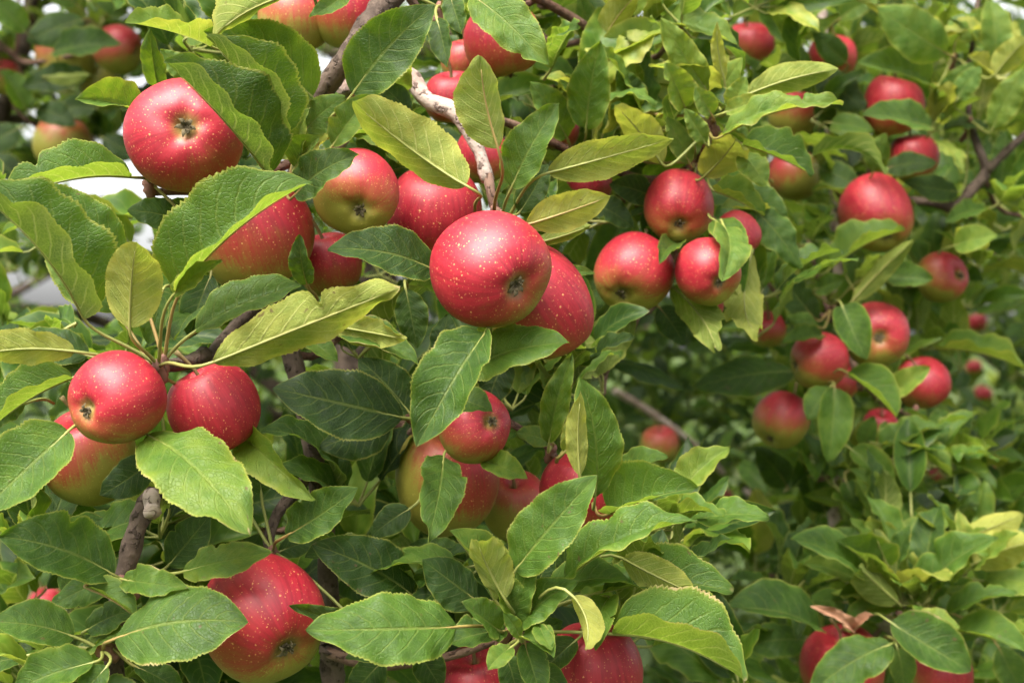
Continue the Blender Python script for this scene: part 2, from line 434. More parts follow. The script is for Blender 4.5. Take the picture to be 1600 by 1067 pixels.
VARIANTS = {}
def leaf_variant(kind, k):
    """shared leaf shapes, length 1 from petiole foot to tip"""
    if (kind, k) in VARIANTS: return VARIANTS[kind, k]
    hr = random.Random(k * 7 + len(kind))
    nu, nv, sides = {'near': (66, 8, 5), 'mid': (14, 6, 4), 'far': (6, 2, 3), 'dot': (4, 2, 0)}[kind]
    V, u, v = blade(nu, nv, hr.uniform(0.46, 0.60), math.radians(hr.uniform(10, 48)), math.radians(hr.uniform(5, 95)), math.radians(hr.uniform(-50, 50)),
                    hr.uniform(0.015, 0.05), hr.uniform(-0.3, 0.15), hr.uniform(-0.05, 0.05), 22 if kind == 'near' else 0, 0.009 if kind == 'near' else 0, hr.uniform(0, 6), hr.uniform(-0.05, 0.12))
    p0 = 0.24
    V = V * (1 - p0); V[:, 0] += p0
    f = quads(nu, nv); uv = to_uv(u, v); mi = np.zeros(len(f))
    if sides:
        mr = midrib(V, nu, nv)
        t0 = unit(mr[0] - mr[1])
        pet = bezier(np.zeros(3), np.array([0.08, 0, 0.01]), mr[0] + t0 * 0.08, mr[0], 5)
        pv, pf, puv = tube(pet, np.linspace(0.014, 0.010, 5), sides, closed=False)
        f = np.vstack([f, pf + len(V)]); V = np.vstack([V, pv]); uv = np.vstack([uv, puv]); mi = np.concatenate([mi, np.ones(len(pf))])
    rn = hr.uniform(0, 0.6)
    me = new_mesh('leaf', V, f, [M_LEAF if kind == 'near' else M_FILL, M_PET], uv, {'tint': np.full(len(V), 0.5), 'rnd': np.full(len(V), rn)}, mi)
    VARIANTS[kind, k] = (me, V, f, uv, mi, rn, V[::13] if kind == 'near' else np.array([[0.3, 0, 0], [0.5, 0.1, 0.03], [0.5, -0.1, 0.03], [0.65, 0.12, 0.02], [0.65, -0.12, 0.02], [0.62, 0, 0.03], [0.8, 0, 0.02], [0.95, 0, 0]]))
    return VARIANTS[kind, k]

# ------------------------------------------------------------------ the ground
def ground():
    n = 60
    g = np.linspace(-1, 1, n + 1); g = np.sign(g) * np.abs(g) ** 2.2 * 160
    X, Y = np.meshgrid(g, g, indexing='ij')
    Z = 0.03 * np.sin(X * 1.3) * np.cos(Y * 0.9) + 0.02 * np.sin(X * 3.1 + Y * 2.3)
    m = bpy.data.materials.new('orchard_grass'); t = NT(m)
    oc = t.n.new('ShaderNodeTexCoord').outputs['Object']
    a = t.noise(oc, 1.2, 5, 0.6); b = t.noise(oc, 30, 5, 0.7)
    c = t.mix(t.step(b, 0.3, 0.7), (0.030, 0.060, 0.014), (0.075, 0.115, 0.025))
    c = t.mix(t.step(a, 0.5, 0.7), c, (0.09, 0.075, 0.035))
    t.out(t.bsdf(c, 0.9, 0.2, t.bump(b, 1.0, 0.05)))
    o = link('ground', new_mesh('ground', np.stack([X, Y, Z], -1).reshape(-1, 3), quads(n, n), [m]))
    tag(o, 'grassy orchard floor under the apple trees', kind='structure')
ground()

# ------------------------------------------------------------------ trees: roots of the things
def tree_root(name, loc, label):
    o = bpy.data.objects.new(name, None); COL.objects.link(o)
    # parts are built in world coordinates round the tree's own base
    o.location = loc
    tag(o, label, 'apple tree', 'apple trees of the orchard')
    return o

TREE_SPECS = [
    ((-0.16, 1.10, 0), 'large apple tree filling the front, its sharp leaves around the biggest apples'),
    ((0.62, 1.72, 0), 'slightly blurred apple tree behind on the right, with a dark forked twig'),
    ((-1.02, 2.25, 0), 'blurred dark apple tree in the upper left corner, with white sky gaps'),
    ((1.50, 3.6, 0), 'far blurred apple tree behind the right tree with tiny red apples'),
    ((-0.35, 3.4, 0), 'dark blurred apple tree seen deep between the front branches'),
    ((2.6, 6.4, 0), 'distant apple tree crown at the far right, light green and very blurred'),
    ((0.1, 7.0, 0), 'distant apple tree crown in the middle gap, mostly hidden by nearer leaves'),
    ((-2.7, 6.6, 0), 'distant apple tree crown at the far left below the white sky'),
]
TREES = [tree_root('apple_tree', l, t) for l, t in TREE_SPECS]
BASES = [np.array(l, float) for l, _ in TREE_SPECS]

def child(tree, name, me, world_loc):
    return link(name, me, TREES[tree], tuple(np.asarray(world_loc, float) - BASES[tree]))

SKELETON = {k: [] for k in range(len(TREES))}
def branch(tree, pts, rads, mat=None, name='branch', sides=10, knob=0.12, seg=0.008):
    """a limb through world points with radii in metres"""
    pts = np.asarray(pts, float)
    Ltot = np.linalg.norm(np.diff(pts, axis=0), axis=1).sum()
    n = int(max(6, min(120, Ltot / seg)))
    path = catmull(pts, n); r = np.interp(np.linspace(0, 1, n), np.linspace(0, 1, len(rads)), rads)
    r = r * (1 + 0.07 * np.sin(np.linspace(0, Ltot * 160, n) + rng.random() * 6) * (rng.random(n) > 0.3))
    v, f, uv = tube(path, r, sides, knob)
    o = child(tree, name, new_mesh(name, v - path[0], f, [mat or M_BARK], uv), path[0])
    SKELETON[tree].append(path)
    return o

def branch_px(tree, rows, mat=None, name='branch', **k):
    """rows of (px, py, depth, width in photo pixels)"""
    pts = [P(a, b, c) for a, b, c, w in rows]; rads = [0.5 * w / F * c for a, b, c, w in rows]
    return branch(tree, pts, rads, mat, name, **k)

# foreground tree: trunk from the ground, rising out of the bottom of the picture
branch(0, [(-0.16, 1.12, 0), (-0.15, 1.12, 0.5), (-0.13, 1.09, 0.95), P(522, 1100, 1.02), P(516, 1010, 1.0)], [0.055, 0.042, 0.028, 0.0085, 0.0078], M_BARK, 'trunk', sides=14, seg=0.012)
branch_px(0, [(518, 1085, 1.02, 34), (514, 930, 1.0, 33), (504, 800, 0.99, 32), (486, 690, 0.99, 31), (470, 610, 0.99, 33), (452, 540, 1.0, 30), (440, 470, 1.04, 26), (450, 330, 1.06, 24), (480, 190, 1.04, 24)], M_BARK)
branch_px(0, [(486, 735, 0.985, 20), (462, 768, 0.965, 19), (438, 795, 0.945, 20), (420, 838, 0.93, 18), (424, 868, 0.92, 15)], M_BARK)
branch_px(0, [(500, 152, 0.995, 30), (515, 128, 0.985, 33), (540, 95, 0.975, 36), (562, 62, 0.975, 38), (590, 20, 0.985, 40), (640, -40, 1.0, 44), (720, -160, 1.05, 46)], M_BARK)
branch_px(0, [(452, 230, 1.03, 24), (500, 165, 1.03, 26), (540, 138, 1.02, 27), (600, 122, 1.01, 28), (640, 120, 1.0, 33), (665, 156, 0.99, 27), (704, 172, 0.985, 27), (731, 202, 0.98, 25), (750, 240, 0.975, 22), (762, 283, 0.97, 22)], M_PALE)
branch_px(0, [(540, 128, 1.02, 24), (548, 170, 1.03, 20), (545, 205, 1.03, 18), (522, 238, 1.03, 18)], M_PALE)
branch_px(0, [(762, 275, 0.97, 17), (775, 330, 0.96, 14), (800, 345, 0.975, 12)], M_TWIG)
branch_px(0, [(185, 1110, 0.90, 36), (178, 1020, 0.89, 30), (184, 945, 0.885, 30), (197, 890, 0.885, 31), (212, 830, 0.885, 32), (232, 782, 0.89, 33), (262, 735, 0.92, 28), (295, 640, 0.94, 26), (318, 575, 0.94, 26), (335, 553, 0.945, 25), (380, 500, 1.0, 24), (445, 440, 1.04, 22)], M_BARK)
branch_px(0, [(318, 555, 0.935, 27), (296, 566, 0.90, 24), (262, 572, 0.87, 20), (246, 574, 0.855, 16)], M_BARK)
branch_px(0, [(236, 772, 0.885, 25), (238, 800, 0.868, 27)], M_PALE, 'pruned_stub')
branch_px(0, [(185, 1110, 0.90, 36), (250, 1250, 0.95, 40), (520, 1420, 1.05, 44)], M_BARK)
branch_px(0, [(514, 1020, 1.0, 20), (600, 1040, 0.97, 15), (720, 1020, 0.93, 13), (800, 988, 0.89, 12)], M_TWIG)
branch_px(0, [(486, 690, 0.99, 20), (600, 670, 1.02, 15), (740, 640, 1.03, 14), (810, 668, 1.0, 11), (862, 706, 0.99, 9), (925, 790, 0.97, 9)], M_TWIG)
branch_px(0, [(704, 172, 0.99, 18), (800, 195, 1.08, 15), (900, 240, 1.12, 14), (1010, 280, 1.14, 12), (1085, 255, 1.12, 10), (1112, 195, 1.08, 9)], M_TWIG)
branch_px(0, [(1010, 280, 1.14, 11), (1060, 390, 1.16, 9), (1040, 445, 1.16, 8)], M_TWIG)
branch_px(0, [(640, -40, 1.0, 24), (780, -30, 1.08, 18), (940, 60, 1.16, 14), (950, 105, 1.16, 10)], M_TWIG)
# right tree
branch(1, [(0.66, 1.75, 0), (0.63, 1.72, 0.6), (0.62, 1.72, 1.1), P(1330, 900, 1.62), P(1312, 600, 1.66), P(1308, 420, 1.66), P(1305, 300, 1.66), P(1290, 120, 1.66), P(1280, -80, 1.7)], [0.05, 0.04, 0.026, 0.0085, 0.0075, 0.007, 0.0066, 0.006, 0.005], M_PALE, 'trunk', sides=12, seg=0.015)
branch_px(1, [(1310, 380, 1.66, 12.5), (1380, 320, 1.58, 13.3), (1450, 316, 1.52, 14.0), (1490, 324, 1.5, 17.2), (1515, 300, 1.5, 17.9), (1540, 268, 1.5, 17.2), (1528, 230, 1.5, 13.3), (1515, 188, 1.5, 10.1), (1514, 130, 1.5, 8.6), (1520, 60, 1.5, 7.8), (1528, 5, 1.5, 7.8), (1530, -60, 1.5, 7.0)], M_BARK)
branch_px(1, [(1540, 268, 1.5, 15.6), (1565, 245, 1.49, 13.3), (1588, 222, 1.48, 11.7), (1625, 190, 1.48, 10.9)], M_BARK)
branch_px(1, [(1310, 520, 1.66, 14), (1330, 560, 1.55, 11), (1345, 600, 1.48, 9)], M_TWIG)
branch_px(1, [(1312, 640, 1.64, 15), (1325, 760, 1.5, 12), (1395, 890, 1.38, 11), (1405, 965, 1.34, 10)], M_TWIG)
branch_px(1, [(1308, 470, 1.66, 13), (1295, 500, 1.5, 9), (1300, 478, 1.46, 8)], M_TWIG)
branch(0, [P(720, -160, 1.05), (0.05, 1.3, 2.3), (0.0, 1.6, 2.7), (-0.1, 1.85, 3.2)], [0.012, 0.014, 0.010, 0.005], M_BARK, sides=8, seg=0.03)
branch(0, [(-0.15, 1.12, 0.5), (-0.25, 1.95, 1.1), (-0.22, 2.2, 2.1), (-0.15, 1.9, 3.2)], [0.035, 0.03, 0.02, 0.006], M_BARK, sides=8, seg=0.03)
branch(1, [P(1280, -80, 1.7), (0.7, 1.95, 2.5), (0.95, 2.2, 2.95), (1.05, 2.3, 3.4)], [0.006, 0.010, 0.008, 0.004], M_BARK, sides=8, seg=0.03)
# left back tree
branch(2, [(-1.02, 2.25, 0), (-1.0, 2.24, 0.8), (-0.98, 2.22, 1.35), P(-60, 500, 2.2), P(-20, 250, 2.15), P(40, 60, 2.1), P(60, -120, 2.1)], [0.06, 0.05, 0.035, 0.018, 0.014, 0.011, 0.009], M_BARK, 'trunk', seg=0.02)
branch_px(2, [(-40, 40, 2.12, 14), (10, 78, 2.05, 11), (45, 98, 2.0, 9), (120, 85, 1.98, 7)], M_TWIG)
branch_px(2, [(-30, 180, 2.15, 16), (120, 200, 2.2, 13), (215, 238, 2.25, 14), (300, 300, 2.3, 10)], M_BARK)
branch_px(2, [(40, 60, 2.1, 12), (180, 20, 2.15, 9), (260, -40, 2.2, 8)], M_TWIG)
# trees further back: trunk and scaffold limbs
def back_tree_limbs(tree, h, n, spread, r0):
    hr = random.Random(tree * 31)
    b = BASES[tree]
    branch(tree, [b, b + [0.02, 0, h * 0.25], b + [0.05, 0.02, h * 0.55], b + [0.0, 0.05, h]], [r0, r0 * 0.8, r0 * 0.6, r0 * 0.2], M_BARK, 'trunk', sides=8, seg=0.06)
    for k in range(n):
        z0 = h * hr.uniform(0.22, 0.8); az = 2.4 * k + hr.uniform(-.3, .3); s = spread * hr.uniform(0.7, 1.1)
        d = np.array([math.cos(az), math.sin(az), 0])
        st = b + [0.03, 0.01, z0]
        branch(tree, [st, st + d * s * 0.4 + [0, 0, 0.18], st + d * s * 0.75 + [0, 0, 0.35], st + d * s + [0, 0, 0.38]], [r0 * 0.42, r0 * 0.3, r0 * 0.2, r0 * 0.08], M_BARK, sides=6, seg=0.05)
back_tree_limbs(3, 3.2, 9, 0.95, 0.06)
back_tree_limbs(4, 2.9, 9, 0.95, 0.06)
back_tree_limbs(5, 3.6, 8, 1.4, 0.08)
back_tree_limbs(6, 3.6, 8, 1.4, 0.08)
back_tree_limbs(7, 3.0, 8, 1.4, 0.08)
branch_px(3, [(1165, 765, 3.0, 9), (1195, 800, 2.9, 9), (1228, 832, 2.9, 9), (1330, 900, 3.1, 10)], M_PALE)
branch_px(4, [(960, 610, 2.6, 12), (1010, 640, 2.65, 12), (1080, 690, 2.7, 10), (1130, 740, 2.8, 9)], M_PALE)

# ------------------------------------------------------------------ spurs: knobbly shoot ends that carry petioles and stalks
def spur(tree, px, py, d, size=1.0, hook=True):
    q = P(px, py, d); NODES.append((tree, q))
    hr = random.Random(int(px * 3 + py))
    ax = unit([hr.uniform(-.4, .4), -0.4, hr.uniform(0.2, 0.9)])
    pth = [q - ax * 0.012, q - ax * 0.006, q - ax * 0.001, q + ax * 0.003, q + ax * 0.006]
    v, f, uv = tube(catmull(pth, 10), np.interp(np.linspace(0, 1, 10), [0, .3, .6, .85, 1], np.array([0.0026, 0.0042, 0.0036, 0.0026, 0.0007]) * size), 9, 0.35)
    sp = child(tree, 'spur', new_mesh('spur', v - q, f, [M_BUD], uv), q)
    if hook:     # the twig that carries it
        allp = np.vstack(SKELETON[tree]); dd = np.linalg.norm(allp - q, axis=1)
        t = allp[dd.argmin()]
        if 0.012 < dd.min() < 0.30:
            mid = 0.5 * (t + q) + np.array([0, 0.012, -0.01])
            branch(tree, [t, mid, q - ax * 0.008], [0.0034, 0.0029, 0.0026], M_TWIG, 'twig', sides=7)
    return sp

for row in [(0, 247, 574, .855), (0, 168, 1008, .86), (0, 190, 908, .87), (0, 800, 985, .885), (0, 775, 332, .955), (0, 1112, 192, 1.07), (0, 1085, 258, 1.12),
            (0, 455, 235, .97), (0, 492, 158, .995), (0, 642, 655, .985), (0, 752, 600, .99), (0, 426, 862, .92), (0, 690, 15, .99), (0, 862, 702, .99), (0, 926, 792, .97),
            (0, 1058, 398, 1.15), (0, 525, 512, .985), (0, 948, 106, 1.15), (0, 700, 705, 1.0), (0, 1170, 400, 1.17), (0, 232, 283, .93), (0, 640, 940, 1.0), (0, 1000, 480, 1.14),
            (1, 1300, 482, 1.47), (1, 1345, 596, 1.48), (1, 1402, 970, 1.34), (1, 1445, 945, 1.33), (1, 1345, 740, 1.5), (1, 1515, 190, 1.49), (1, 1490, 92, 1.49), (1, 1365, 285, 1.56), (1, 1430, 640, 1.5), (1, 1390, 905, 1.38)]:
    spur(*row)

for row in [(0, 790, 992, .88, 1.0), (0, 812, 978, .88, .8), (0, 818, 996, .875, .9), (0, 806, 1004, .88, .8), (0, 238, 582, .86, .8), (0, 256, 566, .86, .9), (0, 160, 1018, .855, 1.1), (0, 176, 996, .865, .9),
            (0, 198, 912, .865, 1.0), (0, 182, 920, .87, 1.2), (0, 1118, 205, 1.07, 1.1), (0, 1106, 210, 1.07, 1.0), (0, 786, 340, .95, .8), (0, 462, 240, .965, .9)]:
    spur(*row[:4], size=row[4], hook=False)

# ------------------------------------------------------------------ apples
PROFILE = np.array([(0.0, 0.60), (0.06, 0.62), (0.15, 0.72), (0.30, 0.85), (0.48, 0.90), (0.70, 0.80), (0.89, 0.54), (0.985, 0.22), (1.0, -0.05), (0.955, -0.34), (0.84, -0.61), (0.68, -0.80), (0.50, -0.90), (0.36, -0.93), (0.24, -0.905), (0.14, -0.845), (0.07, -0.80), (0.0, -0.79)])
APPLES = []
def apple(px, py, dia, d, eye, blush, off, label, tree=0, tall=1.0, group='apples hanging in the trees'):
    """eye: the photo pixel where the calyx shows, or a direction (x right, y away, z up) it points to"""
    k = len(APPLES); hr = random.Random(500 + k)
    C = P(px, py, d); R = 0.5 * dia / F * d
    view = unit(np.array([0, 0, CAM_Z]) - C)
    if len(eye) == 2:
        ex, ez = (eye[0] - px) / (0.5 * dia) / 0.80, -(eye[1] - py) / (0.5 * dia) / 0.80
        q = math.hypot(ex, ez)
        if q > 0.97: ex, ez, q = ex * 0.97 / q, ez * 0.97 / q, 0.97
        rt = np.array([1.0, 0, 0]); upv = np.cross(rt, -view) * 1.0; upv = unit(np.cross(view, rt)); upv = upv if upv[2] > 0 else -upv
        E = unit(rt * ex + upv * ez + view * math.sqrt(1 - q * q))
    else: E = unit(eye)
    zax = -E                                            # stem end
    xax = unit(np.cross(zax, [0.3, 0.9, 0.2])); yax = np.cross(zax, xax)
    near = d < 1.3
    nr, ns = (44, 48) if near else (26, 30)
    pr = catmull(PROFILE, nr + 1); pr[0, 0] = pr[-1, 0] = 0.0005
    th = np.linspace(0, 2 * np.pi, ns, endpoint=False)
    a1, a2, p1, p2 = hr.uniform(.02, .055), hr.uniform(0.005, .03), hr.uniform(0, 6), hr.uniform(0, 6)
    low = np.clip((-pr[:, 1] - 0.1), 0, 1)[:, None]
    rad = pr[:, :1] * (1 + a1 * np.cos(th + p1) + a2 * np.cos(2 * th + p2) + (0.014 + 0.035 * low) * 0.6 * np.cos(5 * th + p1 * 2))
    lean = hr.choice((-1, 1)) * hr.uniform(.03, .12)
    X = rad * np.cos(th); Y = rad * np.sin(th); Z = pr[:, 1:] * tall * hr.uniform(0.90, 1.02) * (1 + lean * np.cos(th + p2)) + 0 * th
    low_rim = np.exp(-((pr[:, :1] - 0.4) / 0.2) ** 2) * np.where(pr[:, 1:] < 0, 1, 0)
    Z = Z - 0.015 * low_rim * np.cos(5 * th + p1)
    U = np.stack([X, Y, Z], -1).reshape(-1, 3)
    Rm = np.stack([xax, yax, zax], 0)
    Wd = U @ Rm
    bd = unit(blush)
    nrm = Wd / np.linalg.norm(Wd, axis=1, keepdims=True)
    bl = nrm @ bd + off - 0.26
    rr = np.hypot(U[:, 0], U[:, 1])
    eye_a = np.where(U[:, 2] < 0, np.clip(1.0 - (rr - 0.04) / 0.46, 0, 1), np.clip(1.0 - (rr - 0.02) / 0.30, 0, 1) * 0.9)
    lent = np.clip(0.5 - U[:, 2] * 0.55, 0, 1)
    n = len(U)
    me = new_mesh('apple', Wd * R, quads(nr, ns, 0, True), [M_APPLE], None, {'unit': U, 'blush': bl, 'seed': np.full(n, hr.random()), 'eye': eye_a, 'lent': lent})
    o = link('apple', me, None, tuple(C)); tag(o, label, 'apple', group)
    # calyx: five dry sepals round a little cup
    vs_, fs_, nv_ = [], [], 0
    if d < 1.7:
        for j in range(6):
            az = j * 2 * math.pi / 6 + hr.uniform(-.25, .25); ln = hr.uniform(0.11, 0.17)
            o_ = np.array([math.cos(az), math.sin(az), 0]); sd = np.array([-math.sin(az), math.cos(az), 0])
            base = np.array([0, 0, -0.82 * tall]) + o_ * 0.035
            up_ = hr.uniform(0.3, 1.1)
            q = np.array([base, base + o_ * ln * 0.3 + [0, 0, -0.09 * up_], base + o_ * ln * 0.7 + [0, 0, -0.125 * up_], base + o_ * ln * hr.uniform(0.8, 1.15) + sd * hr.uniform(-.04, .04) + [0, 0, -0.07 * up_]])
            wd = np.array([0.036, 0.046, 0.030, 0.004])
            vv = np.concatenate([q + sd * wd[:, None], q + np.array([0, 0, -0.012]), q - sd * wd[:, None]])
            m_ = 4
            for a in range(3):
                fs_ += [[nv_ + a, nv_ + a + 1, nv_ + m_ + a + 1, nv_ + m_ + a], [nv_ + m_ + a, nv_ + m_ + a + 1, nv_ + 2 * m_ + a + 1, nv_ + 2 * m_ + a]]
            vs_.append(vv); nv_ += len(vv)
        for j in range(9):       # withered stamens
            az = hr.uniform(0, 6.28); o_ = np.array([math.cos(az), math.sin(az), 0])
            b0 = np.array([0, 0, -0.81 * tall]) + o_ * 0.02
            tv, tf, _ = tube(np.array([b0, b0 + o_ * 0.03 + [0, 0, -.05], b0 + o_ * hr.uniform(.03, .09) + [0, 0, -hr.uniform(.09, .14)]]), [0.008, 0.007, 0.010], 4)
            fs_ += (tf + nv_ * (tf >= 0)).tolist(); vs_.append(tv); nv_ += len(tv)
    cv, cf, _ = tube(np.array([[0, 0, -0.77], [0, 0, -0.80], [0, 0, -0.82], [0, 0, -0.825]]) * [1, 1, tall], [0.05, 0.068, 0.05, 0.01], 9, 0.2)
    fs_ += (cf + nv_ * (cf >= 0)).tolist(); vs_.append(cv)
    link('calyx', new_mesh('calyx', np.vstack(vs_) @ Rm * R, np.array(fs_), [M_SEPAL]), o)
    # stalk
    s0 = np.array([0, 0, 0.60 * tall]); ln = 0.016 / R
    sv, sf, suv = tube(catmull([s0, s0 + [0.02, 0, 0.3], s0 + [0.10, 0.04, 0.3 + 0.5 * ln], s0 + [0.22, 0.08, 0.3 + ln]], 9), np.array([1.6, 1.3, 1.2, 1.2, 1.2, 1.2, 1.3, 1.6, 2.0]) * 0.001 / R, 6)
    link('stalk', new_mesh('stalk', sv @ Rm * R, sf, [M_STEM], suv), o)
    APPLES.append((C, R, px, py, dia * 0.5, d))
    return o

UP, FRONT = (-.1, -.35, .9), (-.2, -.7, .65)
A = apple
#  front tree
A(291, 216, 180, .905, (291, 200), (-.35, -.5, .75), .62, 'large bright red apple with a centred open eye, uppermost of the sharp left apples')
A(398, 366, 182, .945, (.25, .35, -.85), (.05, -.45, .95), .22, 'large red apple with green underside, half covered by a folded leaf')
A(553, 300, 134, .93, (562, 325), (.25, -.1, .95), .16, 'small red apple with olive green underside and eye, beside a notched dark leaf')
A(514, 412, 104, 1.0, (.2, .3, -.9), (0, -.3, .9), .45, 'dull red apple peeping out below the small olive-bottomed apple')
A(680, 330, 148, .99, (-.1, .35, -.9), FRONT, .55, 'rosy red apple directly behind the largest central apple, no eye showing')
A(766, 422, 184, .875, (803, 444), (-.35, -.55, .6), .60, 'largest central red apple, pale freckles and a pale tan eye facing lower right', tall=.98)
A(838, 478, 166, .95, (.5, .45, -.75), (.55, -.35, .75), .42, 'tall red apple tucked behind the right side of the largest central apple', tall=1.08)
A(1063, 323, 111, 1.10, (1061, 347), (.1, -.4, .85), .40, 'round red apple topmost of the four-apple cluster right of centre')
A(990, 424, 122, 1.09, (972, 457), (.15, -.4, .9), .32, 'round red apple with green base and dark eye, lower left of the four-apple cluster')
A(1105, 424, 104, 1.065, (1122, 438), (-.2, -.5, .7), .42, 'red apple partly hidden by a curled light green leaf in the four-apple cluster')
A(1150, 369, 78, 1.15, (1178, 395), (.3, -.4, .8), .5, 'small red apple at the right back of the four-apple cluster')
A(1094, 474, 74, 1.16, (0, .5, -.85), (.4, -.5, .6), .1, 'dim apple sliver just under the leaf-covered apple of the four-apple cluster')
A(184, 619, 147, .835, (145, 637), (.15, -.45, .85), .55, 'small deep red freckled apple with tan eye, hanging under the left leaf rosette')
A(333, 636, 142, .885, (.35, .3, -.9), (.1, -.6, .75), .95, 'heavily gold-speckled red apple behind the big yellow-green leaf')
A(138, 714, 150, .925, (.1, .4, -.9), (-.45, -.25, .85), .06, 'orange and olive apple under the small deep red freckled apple', tall=1.03)
A(413, 966, 197, .875, (448, 1010), (-.1, -.45, .95), .35, 'big red apple with green base at the bottom, eye facing lower right')
A(742, 669, 114, .94, (766, 659), (.25, -.4, .85), .38, 'small red apple below a pointed leaf, in front of a larger orange apple')
A(704, 747, 168, 1.01, (0, .4, -.9), (.5, -.6, .4), -.36, 'large orange-brown apple behind the small red apple in the middle')
A(803, 792, 108, 1.07, (0, .4, -.9), (.2, -.3, .9), -.3, 'shaded olive-orange apple right of the large orange-brown apple')
A(908, 768, 134, .975, (0, .4, -.9), (0, -.4, .9), .55, 'bright red apple hidden behind tall upright leaves in the lower middle')
A(932, 1048, 152, .94, (.1, .2, -.95), (.1, -.4, .85), .50, 'dark red speckled apple cut by the bottom edge under a drooping leaf')
A(742, 1074, 122, .965, (0, .2, -.95), (.1, -.4, .85), .45, 'red apple top at the bottom edge behind a pale green stalk')
A(463, 30, 116, 1.06, (0, .3, -.95), (.1, -.3, .95), .02, 'apple red above and green below at the top edge, beside the brown branch')
A(546, 18, 116, 1.05, (0, .3, -.95), (.1, -.4, .9), .42, 'red apple at the top edge touching the dark brown branch')
A(601, 40, 64, 1.12, (0, .3, -.95), (.1, -.4, .9), .12, 'small orange apple bit seen just behind the dark brown branch')
A(706, 154, 90, 1.08, (0, .3, -.95), (-.4, -.4, .8), .42, 'shiny red apple behind the pale bent branch at the top')
A(728, 98, 76, 1.14, (0, .3, -.95), (-.2, -.5, .6), -.18, 'brownish orange apple above the shiny red apple at the top')
A(787, 64, 122, 1.10, (.2, .3, -.9), (-.1, -.4, .9), .50, 'red apple at the top edge cut diagonally by a yellow-green leaf')
A(752, 246, 84, 1.06, (0, .3, -.95), (0, -.4, .9), .4, 'red apple hidden behind the lower end of the pale bent branch')
A(868, 200, 76, 1.16, (0, .3, -.95), (0, -.4, .9), .5, 'red apple glimpsed between pale leaves right of the upright yellow-veined leaf')
A(922, 288, 70, 1.18, (0, .3, -.95), (0, -.4, .9), .5, 'red apple glimpsed just above the yellow drooping leaf in the upper middle')
#  right tree
A(1370, 332, 116, 1.47, (1385, 362), (-.1, -.4, .9), .38, 'large round red blurred apple left of the dark forked twig', 1)
A(1398, 166, 96, 1.53, (0, .25, -.95), (-.1, -.45, .85), .5, 'blurred red apple with a leaf across it near the upper right', 1)
A(1428, 246, 78, 1.54, (.2, .3, -.9), (0, -.4, .9), .45, 'small blurred red apple just below the leaf-crossed apple at the upper right', 1)
A(1470, 434, 80, 1.56, (1494, 431), (.5, -.5, .6), -.02, 'orange-green blurred apple whose eye faces right', 1)
A(1370, 523, 104, 1.42, (1373, 527), (.2, -.3, .9), .32, 'red blurred apple with central eye and a leaf over its left side', 1)
A(1278, 562, 90, 1.40, (1244, 570), (.35, -.45, .8), .22, 'small red apple with green left side, beside the leaf-covered blurred apple', 1)
A(1221, 655, 90, 1.44, (1203, 684), (.05, -.5, .85), -.1, 'red and green blurred apple with dark eye, lowest of the right cluster', 1)
A(1442, 600, 84, 1.54, (.4, .4, -.8), (.35, -.4, .75), .42, 'red blurred apple at the right end of the right cluster', 1)
A(1200, 516, 58, 1.56, (0, .4, -.9), (0, -.5, .8), .0, 'dim reddish apple behind the yellow hanging leaf right of centre', 1)
A(1312, 596, 64, 1.55, (0, .4, -.9), (0, -.5, .8), .2, 'red apple bit under the two right-cluster apples', 1)
A(1376, 668, 56, 1.56, (0, .4, -.9), (0, -.5, .8), .3, 'faint red apple among curled leaves below the right cluster', 1)
A(1316, 1042, 132, 1.27, (.1, .3, -.95), (-.05, -.45, .85), .32, 'red apple under the lower right leaf rosette, crossed by a green stalk', 1)
A(1470, 1052, 100, 1.33, (.1, .3, -.95), (.3, -.4, .8), .3, 'red apple at the bottom edge right of the stalk-crossed apple', 1)
A(1172, 70, 76, 1.6, (.2, .3, -.9), (.3, -.3, .9), .4, 'blurred rosy apple at the top right of the centre, behind lime leaves', 1)
A(1301, 90, 78, 1.62, (0, .3, -.95), (0, -.4, .9), .42, 'blurred red apple near the top with a leaf over its middle', 1)
A(1240, 178, 78, 1.6, (0, .3, -.95), (.1, -.5, .8), -.22, 'blurred orange-green apple behind two long lime leaves', 1)
A(1238, 274, 84, 1.62, (0, .3, -.95), (-.5, -.4, .6), -.34, 'blurred green apple with a red flank, below the long lime leaves', 1)
#  trees behind
A(186, 80, 76, 1.98, (213, 82), (-.2, -.3, .95), .22, 'blurred red apple with green base in the upper left corner', 2)
A(103, 88, 92, 2.02, (0, .3, -.95), (-.1, -.3, .95), -.12, 'blurred red and green apple behind a grey-green leaf at the upper left', 2)
A(97, 224, 88, 2.05, (-.3, .3, -.8), (.1, -.3, .95), -.42, 'blurred olive apple with pink top, left of the uppermost front apple', 2)
A(157, 130, 62, 2.06, (0, .3, -.95), (0, -.1, 1), -1.0, 'blurred green apple below the upper left red apple', 2)
A(4, 122, 60, 2.05, (0, .3, -.95), (.1, -.3, .9), -.2, 'brownish apple cut by the left edge near the top', 2)
A(62, 338, 58, 2.1, (0, .3, -.95), (0, -.1, 1), -1.1, 'blurred green apple in the gap at the left edge', 2)
A(72, 946, 56, 2.4, (0, .3, -.95), (-.2, -.4, .8), .1, 'blurred reddish apple far behind the lower left leaves', 4)
A(1030, 694, 60, 2.6, (0, .3, -.95), (.2, -.4, .8), -.25, 'blurred red-green apple alone in the dark gap in the middle', 4)
A(1527, 504, 30, 4.2, (0, .3, -.95), (0, -.4, .9), .5, 'tiny far red apple beside the pale bokeh spots', 3)
A(1521, 575, 27, 4.4, (0, .3, -.95), (0, -.4, .9), .2, 'tiny far reddish apple, upper of two at the right edge gap', 3)
